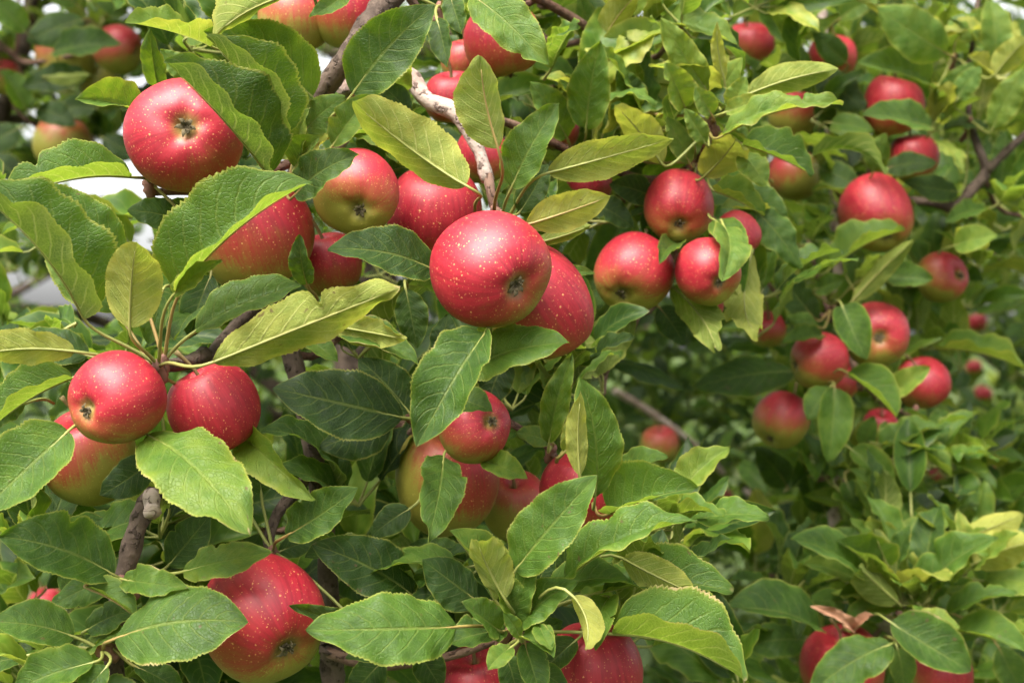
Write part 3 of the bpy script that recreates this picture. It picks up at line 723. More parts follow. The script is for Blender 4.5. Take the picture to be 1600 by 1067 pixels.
A(1535, 618, 31, 4.2, (0, .3, -.95), (0, -.4, .9), .2, 'tiny far reddish apple, lower of two at the right edge gap', 3)
A(1465, 744, 34, 3.9, (0, .3, -.95), (0, -.4, .9), .5, 'tiny far red apple beneath the lime leaves of the right tree', 3)
A(1551, 731, 20, 4.6, (0, .3, -.95), (0, -.4, .9), .6, 'very tiny far crimson apple near the right edge', 3)
A(1596, 361, 22, 4.4, (0, .3, -.95), (0, -.4, .9), .5, 'tiny far red apple cut by the right edge', 3)
A(1134, 776, 22, 4.2, (0, .3, -.95), (0, -.4, .9), .4, 'tiny far red apple dot in the dark middle gap', 3)
A(1212, 937, 18, 4.0, (0, .3, -.95), (0, -.4, .9), .6, 'tiny far red apple dot above the long flat leaf', 3)

# ------------------------------------------------------------------ the large leaves, one by one
# base px, tip px, width px, depth of base and tip, roll (deg, face turned up), fold, bend, side (1 top, -1 underside), tint, options
Y_ = {'dry': 0.95}
FRONT_LEAVES = [
 # upper left
 (204, 277, 2, 318, 84, .90, .86, 58, 48, 40, 1, .50, {'to': (236, 285, .93), 'sick': .05}), 
 (220, 178, 117, 156, 44, .93, .90, 40, 36, 25, 1, .60, {}), 
 (249, 142, 234, 46, 40, .97, .93, -30, 24, 15, 1, .55, {}),
 (300, 125, 250, 78, 40, .99, .98, 20, 10, 10, 1, .62, {}),
 (418, 272, 257, 96, 104, .875, .82, 48, 46, 22, 1, .30, {'sick': .03}), 
 (424, 218, 322, 58, 84, .885, .84, 52, 50, 25, 1, .36, {'sick': -.02}), 
 (488, 152, 318, 50, 86, .95, .91, 36, 26, 25, 1, .48, {}), 
 (470, -12, 338, 54, 66, .91, .87, -30, 36, 30, -1, .66, {}), 
 (545, -14, 483, 28, 34, .95, .93, 10, 20, 10, 1, .5, {}),
 (292, 60, 340, 50, 40, 1.0, .98, 20, 16, 10, 1, .62, {}),
 (420, 215, 462, 130, 60, .96, .94, 20, 20, 20, 1, .38, {}),
 # left rosette
 (196, 420, 51, 290, 88, .865, .84, 32, 20, 28, 1, .52, {}),
 (182, 486, 66, 352, 96, .89, .90, 26, 8, 15, 1, .58, {}),
 (130, 496, -46, 292, 112, .84, .80, 52, 46, 35, 1, .44, {}), 
 (202, 512, 214, 378, 98, .825, .80, -14, 22, 42, -1, .80, {'sick': -.05}),
 (270, 462, 346, 406, 34, .81, .80, 25, 20, 30, 1, .72, {'dry': .8}),
 (281, 458, 488, 284, 104, .835, .82, 48, 42, 42, 1, .52, {'sick': -.04}), 
 (305, 518, 472, 446, 66, .85, .855, 50, 40, 25, 1, .50, {}), 
 (333, 566, 625, 450, 92, .80, .79, -16, 22, 26, -1, .74, {'dry': .75, 'sick': .02}),
 (116, 549, -80, 566, 60, .83, .81, -22, 24, 24, -1, .82, {}),
 (138, 556, 32, 522, 62, .90, .90, 22, 22, 20, 1, .28, {}),
 (152, 590, 72, 560, 48, .90, .90, 20, 10, 20, 1, .30, {}),
 (114, 590, -8, 664, 62, .87, .85, 50, 42, 24, 1, .52, {}), 
 (40, 630, -20, 668, 40, .9, .9, 30, 20, 15, 1, .4, {}),
 (106, 674, -36, 806, 112, .82, .79, 26, 14, 24, 1, .50, {'to': (150, 660, .86)}),
 (20, 760, 90, 800, 60, .95, .95, 20, 10, 10, 1, .66, {}),
 (231, 681, 391, 836, 134, .842, .775, 26, 14, 34, 1, .66, {'dry': .72, 'to': (246, 600, .875), 'wave': .03}),
 (378, 682, 490, 782, 66, .905, .85, -14, 30, 26, 1, .72, {}),
 (244, 716, 156, 774, 64, .865, .87, 12, 14, 16, 1, .14, {}),
 (252, 460, 232, 540, 44, .89, .89, 10, 20, 10, 1, .42, {}),
 (330, 430, 296, 530, 60, .93, .92, 10, 16, 10, 1, .22, {}),
 (255, 345, 318, 320, 52, .95, .95, 20, 10, 10, 1, .34, {}),
 (290, 345, 198, 328, 58, .94, .92, 24, 14, 20, 1, .26, {}),
 # lower left
 (178, 898, -2, 838, 106, .85, .82, 28, 8, 22, 1, .34, {}),
 (262, 884, 328, 804, 68, .90, .90, 20, 12, 14, 1, .28, {}),
 (286, 893, 426, 862, 56, .85, .83, 34, 20, 26, 1, .60, {'dry': .6}),
 (192, 905, 294, 918, 50, .84, .82, 28, 12, 20, 1, .56, {'dry': .7}),
 (180, 900, 78, 948, 56, .89, .88, 20, 22, 18, 1, .46, {}),
 (136, 918, 214, 966, 42, .84, .83, 48, 44, 24, 1, .54, {}), 
 (134, 985, 222, 950, 50, .86, .85, 20, 30, 20, 1, .40, {}),
 (179, 998, 388, 972, 128, .82, .80, 30, 8, 24, 1, .44, {'dry': .66, 'fat': .14}),
 (115, 994, -16, 972, 74, .85, .83, 30, 12, 22, 1, .42, {'dry': .6}),
 (148, 1034, 16, 1082, 66, .83, .82, 32, 18, 25, 1, .50, {}),
 (40, 1024, -40, 1040, 50, .88, .87, 30, 18, 15, 1, .36, {}),
 (168, 1040, 120, 1090, 50, .83, .82, 20, 14, 15, 1, .44, {}),
 (210, 1040, 290, 1085, 44, .86, .86, 20, 14, 15, 1, .34, {'dry': .8}),
 (120, 930, 90, 900, 30, .95, .95, 20, 10, 10, 1, .4, {}),
 (330, 770, 300, 800, 40, .95, .95, 10, 10, 10, 1, .5, {}),
 (408, 770, 398, 700, 54, .93, .93, 10, 16, 10, 1, .3, {}),
 # centre left
 (449, 836, 559, 762, 72, .87, .85, 22, 10, 16, 1, .34, {}),
 (436, 862, 500, 842, 40, .93, .93, 20, 10, 10, 1, .28, {}),
 (645, 930, 487, 850, 96, .93, .91, 22, 14, 26, 1, .16, {}),
 (713, 979, 478, 984, 120, .835, .80, 26, 18, 30, 1, .48, {'sick': .05, 'wave': .025}),
 (560, 985, 452, 945, 38, .88, .83, 20, 30, 20, 1, .28, {}),
 (680, 1000, 540, 1028, 56, .90, .90, 30, 12, 16, 1, .24, {}),
 (600, 1030, 545, 1090, 66, .93, .93, 10, 10, 10, 1, .28, {}),
 (650, 1010, 690, 1075, 56, .93, .93, 10, 10, 10, 1, .22, {}),
 (640, 795, 580, 838, 52, .97, .97, 20, 12, 14, 1, .26, {}),
 (693, 714, 668, 848, 80, .925, .86, -14, 14, 22, 1, .46, {'to': (716, 690, .96)}),
 (772, 934, 702, 828, 72, .87, .86, 42, 40, 22, 1, .60, {}), 
 (748, 940, 660, 874, 84, .90, .89, 24, 10, 18, 1, .26, {}),
 (730, 880, 640, 850, 50, .98, .98, 20, 10, 10, 1, .34, {}),
 (789, 936, 746, 844, 64, .845, .82, -18, 34, 26, -1, .74, {'sick': -.05}),
 (780, 985, 720, 940, 52, .86, .84, 24, 24, 18, 1, .52, {'dry': .7}),
 (812, 996, 786, 956, 26, .84, .83, 20, 20, 20, 1, .58, {}),
 (800, 1010, 762, 1046, 40, .845, .83, 24, 20, 22, 1, .66, {}),
 (790, 1020, 810, 1090, 60, .86, .86, 14, 14, 14, 1, .36, {}),
 # centre
 (676, 421, 512, 390, 84, .895, .86, 26, 16, 24, 1, .22, {'to': (720, 428, .95), 'sick': -.04}),
 (480, 444, 468, 366, 40, .90, .88, -20, 26, 20, 1, .34, {}),
 (634, 452, 652, 544, 56, .92, .92, 10, 12, 10, 1, .34, {}),
 (526, 515, 655, 572, 54, .88, .87, 42, 32, 22, 1, .48, {'dry': .82}), 
 (524, 510, 633, 530, 52, .87, .85, -14, 24, 26, -1, .78, {'dry': .62}),
 (470, 520, 528, 566, 40, .89, .88, 24, 20, 20, 1, .56, {}),
 (758, 520, 651, 698, 96, .86, .825, 30, 30, 34, 1, .36, {'sick': .04, 'dry': .58}), 
 (728, 582, 890, 536, 84, .90, .87, 46, 30, 24, 1, .52, {}), 
 (629, 652, 426, 606, 120, .91, .89, 16, 8, 18, 1, .10, {'fat': .12, 'dry': .2}),
 (704, 618, 770, 642, 56, .88, .87, 24, 10, 24, 1, .42, {'dry': .6}),
 (640, 645, 560, 560, 72, .96, .96, 16, 10, 10, 1, .14, {}),
 (610, 660, 500, 700, 80, .97, .97, 20, 10, 10, 1, .10, {}),
 (690, 560, 700, 490, 70, .96, .96, 16, 10, 10, 1, .16, {}),
 (790, 560, 760, 640, 70, .97, .97, 12, 10, 10, 1, .12, {}),
 (480, 500, 420, 480, 60, .93, .93, 26, 14, 14, 1, .36, {}),
 (757, 720, 824, 748, 42, .94, .91, 30, 20, 24, 1, .66, {'to': (738, 700, .97)}),
 (860, 690, 806, 676, 34, .97, .96, 30, 20, 16, 1, .6, {}),
 # upper centre
 (552, 146, 679, 8, 104, .93, .91, 14, 8, 14, 1, .34, {'dry': .2}),
 (683, 32, 700, 106, 40, .93, .91, -22, 16, 18, 1, .32, {}),
 (702, -8, 722, 54, 42, .93, .92, -14, 20, 12, 1, .38, {}),
 (738, -6, 857, 102, 78, .93, .90, 24, 26, 30, 1, .60, {}), 
 (728, 290, 552, 158, 92, .865, .845, -24, 16, 52, -1, .70, {'to': (742, 330, .95), 'sick': -.10}),
 (778, 232, 750, 88, 80, .87, .85, 20, 26, 24, -1, .66, {'to': (772, 330, .95)}),
 (800, 292, 874, 162, 72, .92, .91, 18, 14, 20, 1, .46, {'to': (785, 335, .95)}),
 (857, 270, 1053, 216, 70, .91, .89, -22, 14, 38, -1, 0.75, {'to': (795, 340, .95), 'sick': .05, 'dry': .55}),
 (823, 351, 954, 306, 66, .885, .87, -20, 22, 26, -1, .86, {'dry': .6, 'sick': .04}),
 (812, 332, 856, 256, 50, .94, .94, 14, 30, 16, 1, .28, {}),
 (836, 380, 924, 352, 26, .93, .92, -10, 40, 20, -1, .66, {'dry': .8}),
 (880, 420, 930, 428, 18, .99, .98, 10, 20, 10, 1, .6, {}),
 (470, 232, 400, 240, 56, .93, .91, 20, 20, 24, 1, .62, {}),
 (460, 240, 484, 168, 52, .90, .885, 24, 30, 30, 1, .64, {'dry': .98}),
 (462, 262, 500, 214, 50, .90, .88, 30, 20, 24, 1, .50, {}),
 (462, 304, 562, 242, 66, .89, .87, 24, 14, 24, 1, .30, {'sick': .05}),
 (520, 228, 584, 148, 52, .93, .92, 20, 24, 20, 1, .56, {}),
 (470, 214, 540, 150, 58, .95, .94, 20, 14, 20, 1, .58, {}),
 (590, 260, 560, 200, 50, 1.0, .99, 20, 14, 20, 1, .34, {}),
 (606, 270, 676, 246, 40, 1.0, .99, 20, 14, 20, 1, .36, {}),
 (610, 296, 660, 262, 36, 1.0, .99, 20, 14, 20, 1, .44, {}),
 (640, 180, 590, 130, 50, .98, .98, 20, 14, 20, 1, .34, {}),
 (470, 255, 440, 160, 40, .94, .93, 12, 30, 10, 1, .36, {}),
 # right of centre, upper
 (916, 202, 938, 64, 72, 1.06, 1.03, 16, 8, 14, 1, 0.57, {}),
 (886, 216, 828, 128, 58, 1.08, 1.05, 20, 12, 20, 1, 0.53, {}),
 (1000, 168, 962, 110, 56, 1.10, 1.08, 20, 12, 20, 1, .40, {}),
 (952, 102, 1052, 46, 56, 1.12, 1.09, 50, 40, 26, 1, 0.67, {}), 
 (1034, 34, 1154, 72, 44, 1.12, 1.09, 50, 40, 26, 1, 0.65, {}), 
 (1106, 144, 1032, 28, 54, 1.05, 1.02, 16, 22, 26, 1, 0.73, {}),
 (1132, 126, 1120, 36, 24, 1.05, 1.03, 10, 34, 8, -1, 0.90, {}),
 (1070, 168, 1039, 98, 54, 1.04, 1.02, 20, 26, 22, 1, 0.69, {'to': (1088, 255, 1.12)}),
 (1112, 180, 1086, 136, 36, 1.03, 1.02, 20, 20, 22, 1, 0.65, {}),
 (1130, 212, 1317, 164, 54, 1.02, 1.0, 56, 48, 40, 1, 0.69, {'dry': .66}), 
 (1168, 148, 1310, 108, 50, 1.04, 1.02, -16, 22, 30, -1, 0.69, {}),
 (1140, 172, 1166, 120, 40, 1.04, 1.03, 20, 24, 22, 1, 0.73, {}),
 (1134, 176, 1192, 152, 30, 1.03, 1.02, 26, 20, 22, 1, 0.79, {}),
 (1120, 150, 1160, 90, 44, 1.07, 1.05, 20, 20, 20, 1, 0.73, {}),
 (1100, 276, 1148, 214, 70, 1.07, 1.01, -14, 18, 50, -1, 0.89, {'sick': .08, 'to': (1086, 262, 1.13)}),
 (1158, 240, 1196, 292, 48, 1.05, 1.03, 20, 16, 22, 1, 0.69, {'dry': .6}),
 (1160, 226, 1270, 274, 58, 1.08, 1.06, 50, 40, 26, 1, .40, {}), 
 (1116, 298, 1194, 338, 40, 1.08, 1.06, 48, 40, 24, 1, 0.63, {}), 
 (1102, 224, 1070, 170, 34, 1.03, 1.02, 14, 30, 14, 1, 0.67, {}),
 (1034, 256, 962, 166, 58, 1.06, 1.02, -20, 22, 30, -1, 0.85, {}),
 (1078, 256, 1042, 182, 40, 1.09, 1.08, 16, 20, 14, 1, 0.67, {}),
 (1024, 310, 952, 288, 50, 1.12, 1.10, 20, 12, 12, 1, .20, {}),
 (922, 316, 990, 356, 46, 1.12, 1.11, 20, 12, 12, 1, .24, {}),
 (1000, 250, 960, 215, 60, 1.13, 1.12, 20, 12, 12, 1, .36, {}),
 (940, 70, 998, -10, 52, 1.12, 1.08, -12, 20, 16, -1, 0.81, {}),
 (925, 66, 905, -10, 44, 1.16, 1.14, 14, 20, 16, 1, 0.63, {}),
 (1170, 320, 1250, 420, 60, 1.17, 1.16, 24, 16, 24, 1, .46, {}),
 (1150, 300, 1230, 350, 60, 1.18, 1.17, 24, 16, 24, 1, .44, {}),
 # four apple cluster
 (990, 490, 910, 590, 76, 1.115, 1.05, -16, 26, 28, -1, .50, {'to': (1000, 470, 1.15)}),
 (1048, 446, 1117, 543, 62, 1.115, 1.03, -14, 34, 24, -1, .60, {'dry': .75, 'to': (1058, 400, 1.16)}),
 (1132, 356, 1128, 440, 62, 1.03, .985, 24, 34, 34, 1, .62, {'to': (1126, 344, 1.05)}),
 (1116, 344, 1164, 394, 50, 1.06, 1.02, 24, 18, 28, 1, .50, {'to': (1106, 334, 1.13)}),
 (1062, 380, 1030, 412, 34, 1.10, 1.03, 24, 14, 14, 1, .44, {'dry': .6, 'to': (1060, 396, 1.15)}),
 (1174, 398, 1184, 520, 64, 1.13, 1.04, 14, 14, 40, -1, .78, {'sick': .05, 'to': (1168, 385, 1.18)}),
 (1030, 480, 1070, 540, 60, 1.16, 1.16, 14, 12, 16, 1, .20, {}),
 # lower centre rosette
 (802, 972, 838, 862, 60, .865, .845, 24, 30, 24, 1, .55, {}),
 (812, 980, 902, 908, 58, .862, .842, 36, 34, 30, 1, .52, {}),
 (790, 985, 694, 1008, 60, .87, .855, 36, 26, 28, 1, .42, {}),
 (816, 995, 866, 1028, 44, .85, .83, 34, 34, 30, 1, .52, {'dry': .7}),
 (804, 970, 766, 884, 52, .862, .85, 20, 34, 22, 1, .62, {}),
 (858, 930, 982, 905, 60, .878, .862, 40, 34, 30, 1, .52, {}),
 (820, 1005, 846, 1088, 58, .86, .85, 20, 26, 22, 1, .42, {}),
 (806, 890, 933, 742, 98, .85, .83, 24, 18, 20, 1, .50, {}), 
 (930, 776, 906, 590, 84, .89, .865, 22, 28, 18, 1, .56, {}),
 (906, 742, 908, 612, 38, .865, .85, 10, 20, 12, -1, .84, {'dry': .6}),
 (858, 692, 894, 552, 48, .93, .92, 12, 26, 20, 1, .60, {}),
 (880, 704, 906, 640, 40, .90, .89, 10, 22, 14, -1, .66, {}),
 (882, 706, 908, 676, 30, .89, .885, 10, 22, 14, 1, .8, {}),
 (954, 802, 1091, 762, 84, .90, .87, 42, 40, 26, 1, .48, {}), 
 (966, 742, 1044, 714, 50, .97, .95, 48, 36, 26, 1, .48, {}), 
 (885, 903, 1089, 812, 88, .86, .84, 52, 46, 30, 1, .54, {'dry': .55}), 
 (973, 872, 1088, 928, 62, .87, .85, -16, 16, 40, -1, .76, {'dry': .85, 'sick': .05}),
 (941, 924, 1146, 924, 70, .89, .87, 45, 28, 20, 1, .44, {}), 
 (958, 990, 1165, 1064, 104, .855, .83, 52, 42, 34, 1, .50, {'dry': .72, 'wave': .025}), 
 (896, 932, 914, 1012, 40, .825, .81, -16, 34, 60, -1, .92, {'dry': 1.0, 'to': (806, 985, .885), 'sick': -.1}),
 (952, 934, 930, 1016, 56, .885, .83, 16, 20, 30, 1, .58, {'to': (880, 945, .91)}),
 (842, 975, 862, 1016, 40, .845, .83, 20, 26, 22, 1, .62, {}),
 (815, 1000, 880, 970, 50, .88, .87, 20, 26, 22, 1, .38, {}),
 (884, 910, 884, 832, 40, .91, .90, 10, 20, 10, 1, .30, {}),
 (840, 912, 862, 860, 44, .90, .90, 10, 20, 10, 1, .26, {}),
 (856, 945, 905, 900, 40, .91, .90, 10, 20, 10, 1, .30, {}),
 (1000, 960, 1100, 985, 60, .92, .91, 24, 20, 20, 1, .66, {}),
 (900, 1000, 840, 1060, 50, .91, .90, 14, 20, 14, 1, .3, {}),
 (830, 1040, 890, 1080, 44, .89, .88, 14, 20, 14, 1, .4, {}),
]
RIGHT_LEAVES = [
 (1479, 84, 1368, 12, 84, 1.42, 1.38, 14, 10, 26, 1, .62, {}),
 (1458, 136, 1340, 98, 46, 1.46, 1.42, 46, 36, 24, 1, .50, {}), 
 (1456, 200, 1348, 178, 44, 1.42, 1.39, 46, 34, 20, 1, .44, {}), 
 (1364, 268, 1384, 208, 50, 1.44, 1.42, 14, 20, 20, 1, .62, {}),
 (1496, 152, 1532, 104, 48, 1.43, 1.42, 14, 14, 16, 1, .56, {}),
 (1555, 116, 1608, 58, 46, 1.43, 1.40, -12, 22, 26, -1, .80, {}),
 (1550, 204, 1606, 104, 50, 1.46, 1.44, 10, 16, 20, 1, .70, {}),
 (1382, 264, 1464, 256, 40, 1.47, 1.45, 24, 14, 16, 1, .30, {}),
 (1498, 300, 1412, 284, 44, 1.5, 1.47, 24, 14, 16, 1, .30, {}),
 (1322, 98, 1268, 52, 46, 1.5, 1.48, 20, 20, 20, 1, .40, {}),
 (1374, 80, 1442, 40, 48, 1.5, 1.48, 24, 14, 16, 1, .62, {}),
 (1280, 112, 1354, 172, 64, 1.53, 1.51, 20, 14, 16, 1, .14, {}),
 (1306, 195, 1272, 165, 40, 1.56, 1.54, 20, 14, 16, 1, .30, {}),
 (1298, 192, 1366, 206, 34, 1.5, 1.48, 30, 24, 20, 1, .56, {}),
 (1280, 262, 1344, 290, 44, 1.5, 1.48, 24, 16, 16, 1, .38, {}),
 (1312, 30, 1376, -6, 40, 1.5, 1.48, 20, 20, 16, 1, .64, {}),
 (1498, 60, 1568, 20, 48, 1.5, 1.48, 14, 16, 16, 1, .66, {}),
 (1298, 420, 1414, 360, 50, 1.38, 1.36, 50, 44, 24, 1, .58, {}), 
 (1332, 470, 1429, 374, 34, 1.37, 1.35, 10, 36, 20, -1, .66, {}),
 (1378, 430, 1458, 436, 42, 1.40, 1.38, 30, 14, 20, 1, .44, {}),
 (1490, 384, 1558, 368, 46, 1.44, 1.41, 14, 16, 22, 1, .70, {}),
 (1276, 500, 1208, 412, 56, 1.45, 1.43, 16, 12, 14, 1, .20, {}),
 (1276, 452, 1322, 434, 46, 1.42, 1.40, 20, 16, 16, 1, .46, {}),
 (1316, 478, 1354, 562, 58, 1.33, 1.31, 16, 24, 26, 1, .42, {}),
 (1280, 512, 1230, 498, 30, 1.42, 1.40, 26, 20, 20, 1, .5, {}),
 (1284, 525, 1222, 538, 30, 1.38, 1.36, 30, 24, 20, 1, .48, {}),
 (1325, 583, 1400, 652, 54, 1.33, 1.31, 44, 34, 24, 1, .54, {}), 
 (1390, 618, 1454, 574, 40, 1.38, 1.36, 20, 22, 22, 1, .76, {}),
 (1298, 604, 1262, 656, 54, 1.36, 1.34, 20, 16, 22, 1, .50, {}),
 (1304, 606, 1294, 724, 58, 1.35, 1.33, 14, 18, 26, 1, .54, {}),
 (1374, 700, 1474, 664, 46, 1.42, 1.40, 48, 40, 22, 1, .54, {}), 
 (1462, 545, 1604, 578, 36, 1.55, 1.5, 52, 46, 24, 1, .62, {}), 
 (1240, 580, 1084, 606, 66, 1.46, 1.42, 30, 14, 18, 1, .26, {}),
 (1330, 702, 1398, 758, 48, 1.40, 1.38, 24, 20, 24, 1, .58, {}),
 (1376, 694, 1488, 746, 42, 1.42, 1.39, 52, 46, 26, 1, .64, {}), 
 (1478, 712, 1546, 738, 30, 1.45, 1.43, 28, 24, 22, 1, .70, {}),
 (1322, 752, 1342, 808, 44, 1.44, 1.42, 14, 14, 14, 1, .42, {}),
 (1350, 700, 1366, 650, 40, 1.45, 1.44, 14, 24, 14, 1, .5, {}),
 (1390, 740, 1450, 770, 40, 1.44, 1.42, 20, 24, 20, 1, .6, {}),
 (1455, 872, 1438, 790, 41, 1.40, 1.38, 10, 30, 16, -1, .64, {}),
 (1352, 908, 1234, 842, 68, 1.24, 1.20, 52, 46, 24, 1, .46, {}), 
 (1372, 908, 1306, 844, 61, 1.25, 1.22, 52, 46, 24, 1, .50, {}), 
 (1404, 942, 1344, 886, 56, 1.22, 1.20, 16, 40, 40, -1, .60, {}),
 (1408, 938, 1364, 828, 63, 1.25, 1.22, 16, 32, 20, -1, .58, {}),
 (1434, 938, 1558, 838, 85, 1.25, 1.21, 50, 44, 26, 1, .46, {}), 
 (1500, 842, 1598, 802, 56, 1.32, 1.29, 20, 20, 26, -1, .86, {'dry': .6}),
 (1522, 880, 1614, 846, 68, 1.30, 1.27, -10, 20, 24, -1, .88, {}),
 (1480, 958, 1590, 928, 63, 1.26, 1.23, 48, 40, 26, 1, .52, {}), 
 (1490, 986, 1606, 1020, 71, 1.26, 1.22, 48, 40, 26, 1, .54, {}), 
 (1392, 972, 1518, 1048, 81, 1.20, 1.18, 24, 18, 22, 1, .36, {'dry': .85}),
 (1281, 983, 1134, 950, 76, 1.22, 1.18, 50, 34, 24, 1, .34, {}), 
 (1392, 1006, 1262, 1086, 78, 1.19, 1.17, 20, 18, 20, 1, .44, {}),
 (1425, 970, 1500, 980, 49, 1.21, 1.19, 30, 20, 26, 1, .74, {}),
 (1402, 1012, 1412, 1080, 54, 1.22, 1.21, 14, 16, 16, 1, .54, {}),
 (1318, 940, 1262, 938, 37, 1.30, 1.28, 24, 16, 16, 1, .5, {}),
 (1384, 965, 1318, 925, 49, 1.30, 1.28, 20, 22, 16, 1, .4, {}),
 (1440, 905, 1416, 830, 44, 1.30, 1.29, 10, 20, 12, -1, .96, {'dry': 1.0}),
 (1332, 986, 1264, 946, 19, 1.23, 1.21, 20, 46, 50, 1, .9, {'withered': 1, 'dry': 1.0, 'wave': .05}),
 (1335, 984, 1366, 960, 18, 1.23, 1.22, 20, 46, 50, 1, .9, {'withered': 1, 'dry': 1.0, 'wave': .05}),
 (1560, 1010, 1600, 1085, 73, 1.32, 1.31, 20, 16, 16, 1, .56, {}),
 (1260, 1000, 1160, 1010, 61, 1.34, 1.32, 24, 16, 20, 1, .36, {}),
 (1380, 880, 1330, 790, 61, 1.42, 1.41, 14, 20, 14, 1, .38, {}),
 (1420, 800, 1390, 770, 50, 1.45, 1.44, 14, 20, 14, 1, .36, {}),
 (1230, 760, 1180, 700, 70, 1.58, 1.57, 10, 10, 10, 1, .06, {}),
 (1290, 800, 1250, 720, 64, 1.62, 1.61, 10, 10, 10, 1, .06, {}),
]
BACK_LEFT_LEAVES = [
 (40, 50, -14, -6, 50, 1.82, 1.80, 30, 14, 20, 1, .52, {}),
 (132, 30, 42, 66, 58, 1.86, 1.84, 34, 16, 22, 1, .30, {}),
 (84, 82, 190, 70, 46, 1.84, 1.80, 40, 18, 24, 1, .34, {}),
 (136, 118, 34, 136, 46, 1.86, 1.84, 30, 16, 20, 1, .14, {}),
 (70, 120, 140, 116, 20, 1.82, 1.80, 30, 20, 14, -1, .60, {}),
 (250, 40, 310, 10, 44, 1.86, 1.84, 40, 14, 16, 1, .56, {}),
 (262, 66, 330, 22, 46, 1.90, 1.88, 30, 14, 16, 1, .48, {}),
 (200, 20, 140, -10, 50, 1.92, 1.90, 30, 14, 16, 1, .44, {}),
 (120, 8, 60, -20, 50, 1.92, 1.90, 30, 14, 16, 1, .40, {}),
 (40, 170, 0, 110, 46, 1.92, 1.90, 20, 14, 16, 1, .50, {}),
 (30, 200, -30, 240, 56, 1.92, 1.90, 20, 14, 16, 1, .16, {}),
 (60, 170, 120, 196, 44, 1.95, 1.93, 20, 14, 16, 1, .20, {}),
 (150, 170, 90, 165, 40, 2.0, 2.0, 20, 14, 16, 1, .26, {}),
 (160, 215, 215, 250, 44, 2.0, 2.0, 20, 14, 16, 1, .20, {}),
 (30, 280, -20, 240, 60, 1.95, 1.95, 20, 14, 16, 1, .12, {}),
 (120, 395, 60, 410, 50, 2.0, 2.0, 20, 14, 16, 1, .20, {}),
 (40, 500, -10, 490, 50, 2.0, 2.0, 20, 14, 16, 1, .24, {}),
]
# the samples of a leaf or an apple in the picture decide which of the small leaves show
SEEN_PTS = []
HERO_COUNT = {}
def hero(tree, rows, seed0):
    for i, r in enumerate(rows):
        o, pts = single_leaf(tree, r, seed0 + i)
        o.location = tuple(np.array(o.location) - BASES[tree])
        SEEN_PTS.append((pts, ('hero', i)))
    HERO_COUNT[tree] = len(rows)
hero(0, FRONT_LEAVES, 0)
hero(1, RIGHT_LEAVES, 500)
hero(2, BACK_LEFT_LEAVES, 800)

# ------------------------------------------------------------------ the rest of the foliage: rosettes of leaves on twigs
def project(p):
    p = np.atleast_2d(p); d = p[:, 1]
    return 800 + p[:, 0] / d * F, 533.5 - (p[:, 2] - CAM_Z) / d * F, d

GAPS = [(195, 262, 62, 52), (240, 305, 70, 42), (215, 135, 26, 16), (200, 205, 20, 20), (22, 440, 26, 18), (60, 462, 36, 16), (228, 392, 18, 34), (160, 500, 24, 22), (262, 12, 8, 6), (150, 295, 40, 26), (110, 452, 40, 20), (150, 480, 30, 22), (262, 300, 40, 26), (291, 58, 8, 6), (128, 436, 30, 12)]
AP = np.array([(ax, ay, ar * 0.97, ad + R * 0.6) for (C, R, ax, ay, ar, ad) in APPLES]); GP = np.array(GAPS, float) * [1, 1, .85, .85]
def blocked(pts, near_lim):
    px, py, d = project(pts)
    if (d < near_lim).any(): return True
    k = (px[:, None] - AP[:, 0]) ** 2 + (py[:, None] - AP[:, 1]) ** 2 < AP[:, 2] ** 2
    return bool((k & (d[:, None] < AP[:, 3])).any())
def in_gap(pts):
    px, py, d = project(pts)
    return bool((((px[:, None] - GP[:, 0]) / GP[:, 2]) ** 2 + ((py[:, None] - GP[:, 1]) / GP[:, 3]) ** 2 < 1).any())

LEAVES = {k: [] for k in TREES and range(len(TREES))}      # rows: kind, variant, origin, R(3x3 rows), length, tint
def rosette(tree, q, axis, n, lmin, lmax, kind, tint, hr, near_lim=0.0, gaps=True, spread=(35, 85)):
    x0 = unit(np.cross(axis, [0.2, 0.5, 0.83])); y0 = np.cross(axis, x0); ph = hr.uniform(0, 6.28)
    for j in range(n):
        az = ph + 2.4 * j; el = math.radians(hr.uniform(*spread))
        d = unit(axis * math.cos(el) + (x0 * math.cos(az) + y0 * math.sin(az)) * math.sin(el) + np.array([hr.gauss(0, .15), hr.gauss(0, .15), hr.gauss(0, .15)]))
        z = axis + np.array([0, -0.15, 0.55]) + np.array([hr.gauss(0, .3), hr.gauss(0, .3), hr.gauss(0, .3)])
        z = unit(z - d * np.dot(z, d)); y = np.cross(z, d)
        L = hr.uniform(lmin, lmax); v = hr.randrange(12)
        R = np.stack([d, y, z], 0)
        smp = leaf_variant(kind, v)[6] * L @ R + q
        if gaps and in_gap(smp): continue
        if blocked(smp, near_lim): continue
        LEAVES[tree].append((kind, v, q, R, L, min(0.98, max(0.02, hr.gauss(tint, 0.17))), smp))

